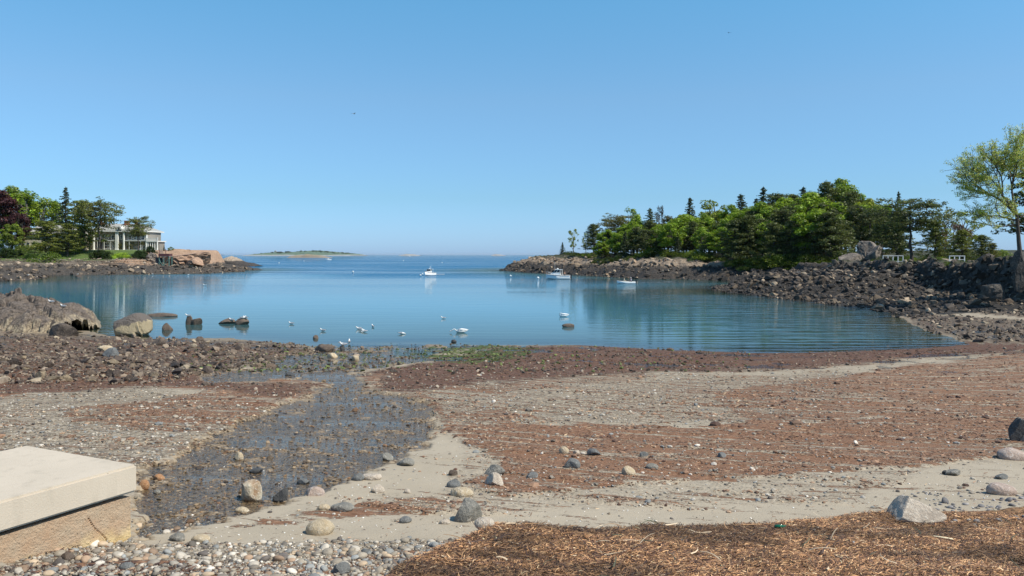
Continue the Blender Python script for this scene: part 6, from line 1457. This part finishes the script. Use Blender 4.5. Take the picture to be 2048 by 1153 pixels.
# ------------------------------------------------------------------ birds
m_plume = simple("white_plumage", (.80, .79, .76), .7, .03, 20); m_gull = simple("grey_wing", (.26, .28, .31), .7, .1, 20); m_beak = simple("yellow_beak", (.60, .38, .06), .5); m_bkt = simple("black_wing_tip", (.03, .03, .032), .6); m_obk = simple("orange_beak", (.60, .20, .04), .5)
def gull_proto(swim=True, feed=False):
    o = empty("gull"); 
    b = MB(); b.tube([(-.27, 0, .115), (-.2, 0, .12), (-.06, 0, .115), (.08, 0, .12), (.17, 0, .15), (.205, 0, .2), (.215, 0, .235), (.25, 0, .255), (.285, 0, .245)] if not feed else
                  [(-.27, 0, .16), (-.2, 0, .15), (-.06, 0, .125), (.08, 0, .11), (.17, 0, .105), (.22, 0, .10), (.25, 0, .085), (.285, 0, .07), (.31, 0, .06)],
                  [(.015, .01), (.05, .035), (.095, .085), (.095, .09), (.065, .062), (.046, .046), (.045, .044), (.044, .04), (.012, .012)], 12); b.build("body", m_plume, o, True)
    for s in (1, -1):
        w = MB(); w.add([(.10, .085*s, .17), (0, .10*s, .185), (-.16, .07*s, .175), (-.30, .03*s, .155), (-.14, .095*s, .125), (.02, .108*s, .125), (0, .04*s, .212), (-.16, .02*s, .19)], [(0,1,5),(1,2,4,5),(2,3,4),(0,6,1),(1,6,7,2),(2,7,3)]); w.build("wing", m_gull, o, True)
        MB().add([(-.22, .055*s, .168), (-.37, .02*s, .15), (-.22, .05*s, .145)], [(0, 1, 2)]).build("wing_tip", m_bkt, o)
        if not swim: MB().tube([(.02, .035*s, .06), (.03, .035*s, -.06), (.07, .035*s, -.065)], .008, 5).build("leg", m_beak, o)
    h = (.28, .24) if not feed else (.30, .06); MB().tube([(h[0], 0, h[1]), (h[0] + .055, 0, h[1] - .01), (h[0] + .07, 0, h[1] - .025)], [.014, .009, .003], 6).build("beak", m_beak, o); return o
protos = {k_: gull_proto(*v_) for k_, v_ in {'swim': (True, False), 'stand': (False, False), 'feed': (True, True)}.items()}; used = set()
bpy.context.view_layer.update(); DG = bpy.context.evaluated_depsgraph_get()
def perch(px_, py_):
    """where a bird standing at this pixel finds its footing"""
    dv = Vector(((px_ - 1024) / F, 1, -(py_ - HORIZON) / F)).normalized(); h = S.ray_cast(DG, Vector((0, 0, EYE)), dv); return h[1] if h[0] else None
def gull(px_, py_, kind, rz, label, z=0.0, s=1.0):
    o = protos[kind]
    if kind in used: o = copy_tree(o)
    used.add(kind); x_, y_ = at(px_, py_, z); q_ = perch(px_, py_ + 1.5) if kind == 'stand' else None
    if q_ is not None: x_, y_, z = q_.x, q_.y + .06, q_.z
    o.location = (x_, y_, z + (-.02 if kind != 'stand' else .065 * s)); o.rotation_euler = (0, 0, math.radians(rz)); o.scale = (s, s, s); tag(o, label, "gull", "white gulls in and around the bay")
gull(583, 649, 'swim', 170, "gull swimming alone, leftmost bird on the open calm water")
gull(646, 663, 'swim', 165, "gull swimming between the lone left one and the tight group")
gull(718, 659, 'swim', 200, "upright gull of the tight group, furthest back"); gull(723, 662, 'feed', -20, "gull pressed against the upright one in the tight group")
gull(729, 665, 'feed', 190, "gull at the front of the tight group, head low"); gull(746, 655, 'swim', 120, "single grey-backed gull just right of the tight group")
gull(803, 669, 'feed', 10, "gull swimming alone midway between the tight group and the swan"); gull(887, 638, 'swim', 180, "small distant gull above the swan")
gull(687, 693, 'stand', 195, "gull standing on the weedy edge, left of two", .05); gull(698, 687, 'stand', 100, "gull wading behind the one on the weedy edge", .0)
gull(410, 572, 'swim', 180, "gull far out on the left side of the bay", 0, 1.5)
gull(376, 634, 'stand', 180, "gull perched on the upright rock in the shallows", .72); gull(463, 642, 'stand', 170, "gull on the middle of the low rock chain", .36)
gull(485, 638, 'stand', 20, "left gull of the pair on the right end of the rock chain", .62); gull(491, 638, 'stand', 160, "right gull of the pair on the right end of the rock chain", .62)
gull(102, 606, 'stand', 190, "gull perched high on the back of the left outcrop", 2.1); gull(126, 615, 'stand', 175, "gull perched lower on the right slope of the left outcrop", 1.45)
gull(155, 549, 'stand', 0, "tiny gull on the rock off the mansion shore", .9, 1.4); gull(56, 551, 'stand', 0, "tiny gull on the boulders at the far left", .9, 1.4)
gull(306, 549.5, 'swim', 180, "tiny gull at the water line below the wooden stairs", 0, 1.4); gull(376, 551, 'swim', 0, "tiny gull at the water line below the pink knoll", 0, 1.4)
crag("shore_rock", 155, 558, 18, 10, 231, 'weedy', "lone dark rock in the water off the mansion shore with a gull on top", 831, .7, 3)
crag("shore_rock", 60, 560, 44, 9, 222, 'weedy', "flat light-topped rocks at the left end of the mansion cove", 832, .7, 3)
def swan(px_, py_, rz, label, tuck=False):
    o = empty("swan", (*at(px_, py_), 0), math.radians(rz), label, "swan")
    b = MB(); b.tube([(-.62, 0, .20), (-.5, 0, .17), (-.25, 0, .14), (.05, 0, .13), (.28, 0, .12), (.38, 0, .13)], [(.015, .012), (.10, .05), (.21, .15), (.23, .18), (.15, .13), (.04, .04)], 14); b.build("body", m_plume, o, True)
    if tuck: pts = [(.30, 0, .14), (.38, 0, .28), (.30, .04, .38), (.12, .06, .36), (.0, .06, .30)]
    else: pts = [(.30, 0, .12), (.40, 0, .22), (.47, 0, .30), (.57, 0, .30), (.68, 0, .22), (.77, 0, .14)]
    MB().tube(pts, [.07, .045, .038, .036, .036, .034][:len(pts)], 10).build("neck", m_plume, o, True)
    e = pts[-1]; dx_ = -1 if tuck else 1; MB().ball((e[0] + .03 * dx_, e[1], e[2]), (.065, .04, .042), 10, 8).build("head", m_plume, o, True)
    MB().tube([(e[0] + .07 * dx_, e[1], e[2] - .005), (e[0] + .16 * dx_, e[1], e[2] - .04)], [.022, .008], 6).build("beak", m_obk, o)
    for s in (1, -1): MB().tube([(.18, .13*s, .24), (-.1, .16*s, .28), (-.4, .10*s, .27), (-.66, .03*s, .25)], [(.05, .06), (.09, .08), (.07, .05), (.01, .01)], 8).build("wing", m_plume, o, True)
swan(921, 666, 180, "white swan with its neck stretched forward and bill in the water"); swan(1126, 634, 180, "white swan resting with its neck folded on its back, farther out", True)
def flier(px_, py_, d, rz, label, s=1.0):
    o = empty("flying_bird", (X(px_, d), d, Z(py_, d)), rz, label, "bird"); o.scale = (s, s, s)
    MB().tube([(-.25, 0, 0), (-.1, 0, 0), (.1, 0, .0), (.22, 0, .01), (.28, 0, 0)], [.02, .05, .055, .03, .005], 8).build("body", m_gull, o, True)
    for q in (1, -1): MB().add([(.1, 0, .02), (-.08, 0, .02), (-.1, .35*q, .12), (.08, .35*q, .14), (-.12, .72*q, .03)], [(0, 1, 2, 3), (3, 2, 4)]).build("wing", m_gull, o)
flier(708, 228, 120, .9, "small dark bird flying high over the left of the bay", 1.0); flier(1458, 66, 150, 2.0, "tiny speck of a bird flying high over the wooded headland", .8)
# the green bottle scrap on the sand
gx_, gy_, gz_2 = ground_at(1559, 1059); bt = MB().tube([(-.05, 0, .02), (.03, .01, .02), (.045, .012, .02), (.07, .015, .022)], [.019, .019, .009, .008], 10).build("glass_bottle", None, None, True)
g = G("green_glass"); bt.data.materials.append(g.set((.01, .12, .06), .1)); bt.location = (gx_, gy_, gz_2 + .005); tag(bt, "little piece of green glass at the far edge of the seaweed drift", "bottle")

# ------------------------------------------------------------------ air: one closed box of thin sea haze round everything
HZ = MB().box(-61500, 61500, -420, 61500, -8, 60).build("haze", None); g = G("sea_haze"); g.n.remove(g.p)
pv = g.n.new("ShaderNodeVolumePrincipled"); pv.inputs["Color"].default_value = (.80, .90, 1.0, 1); pv.inputs["Density"].default_value = 1.3e-5; pv.inputs["Anisotropy"].default_value = .2
g.lk(pv.outputs[0], g.out.inputs["Volume"]); HZ.data.materials.append(g.m); tag(HZ, kind='stuff')
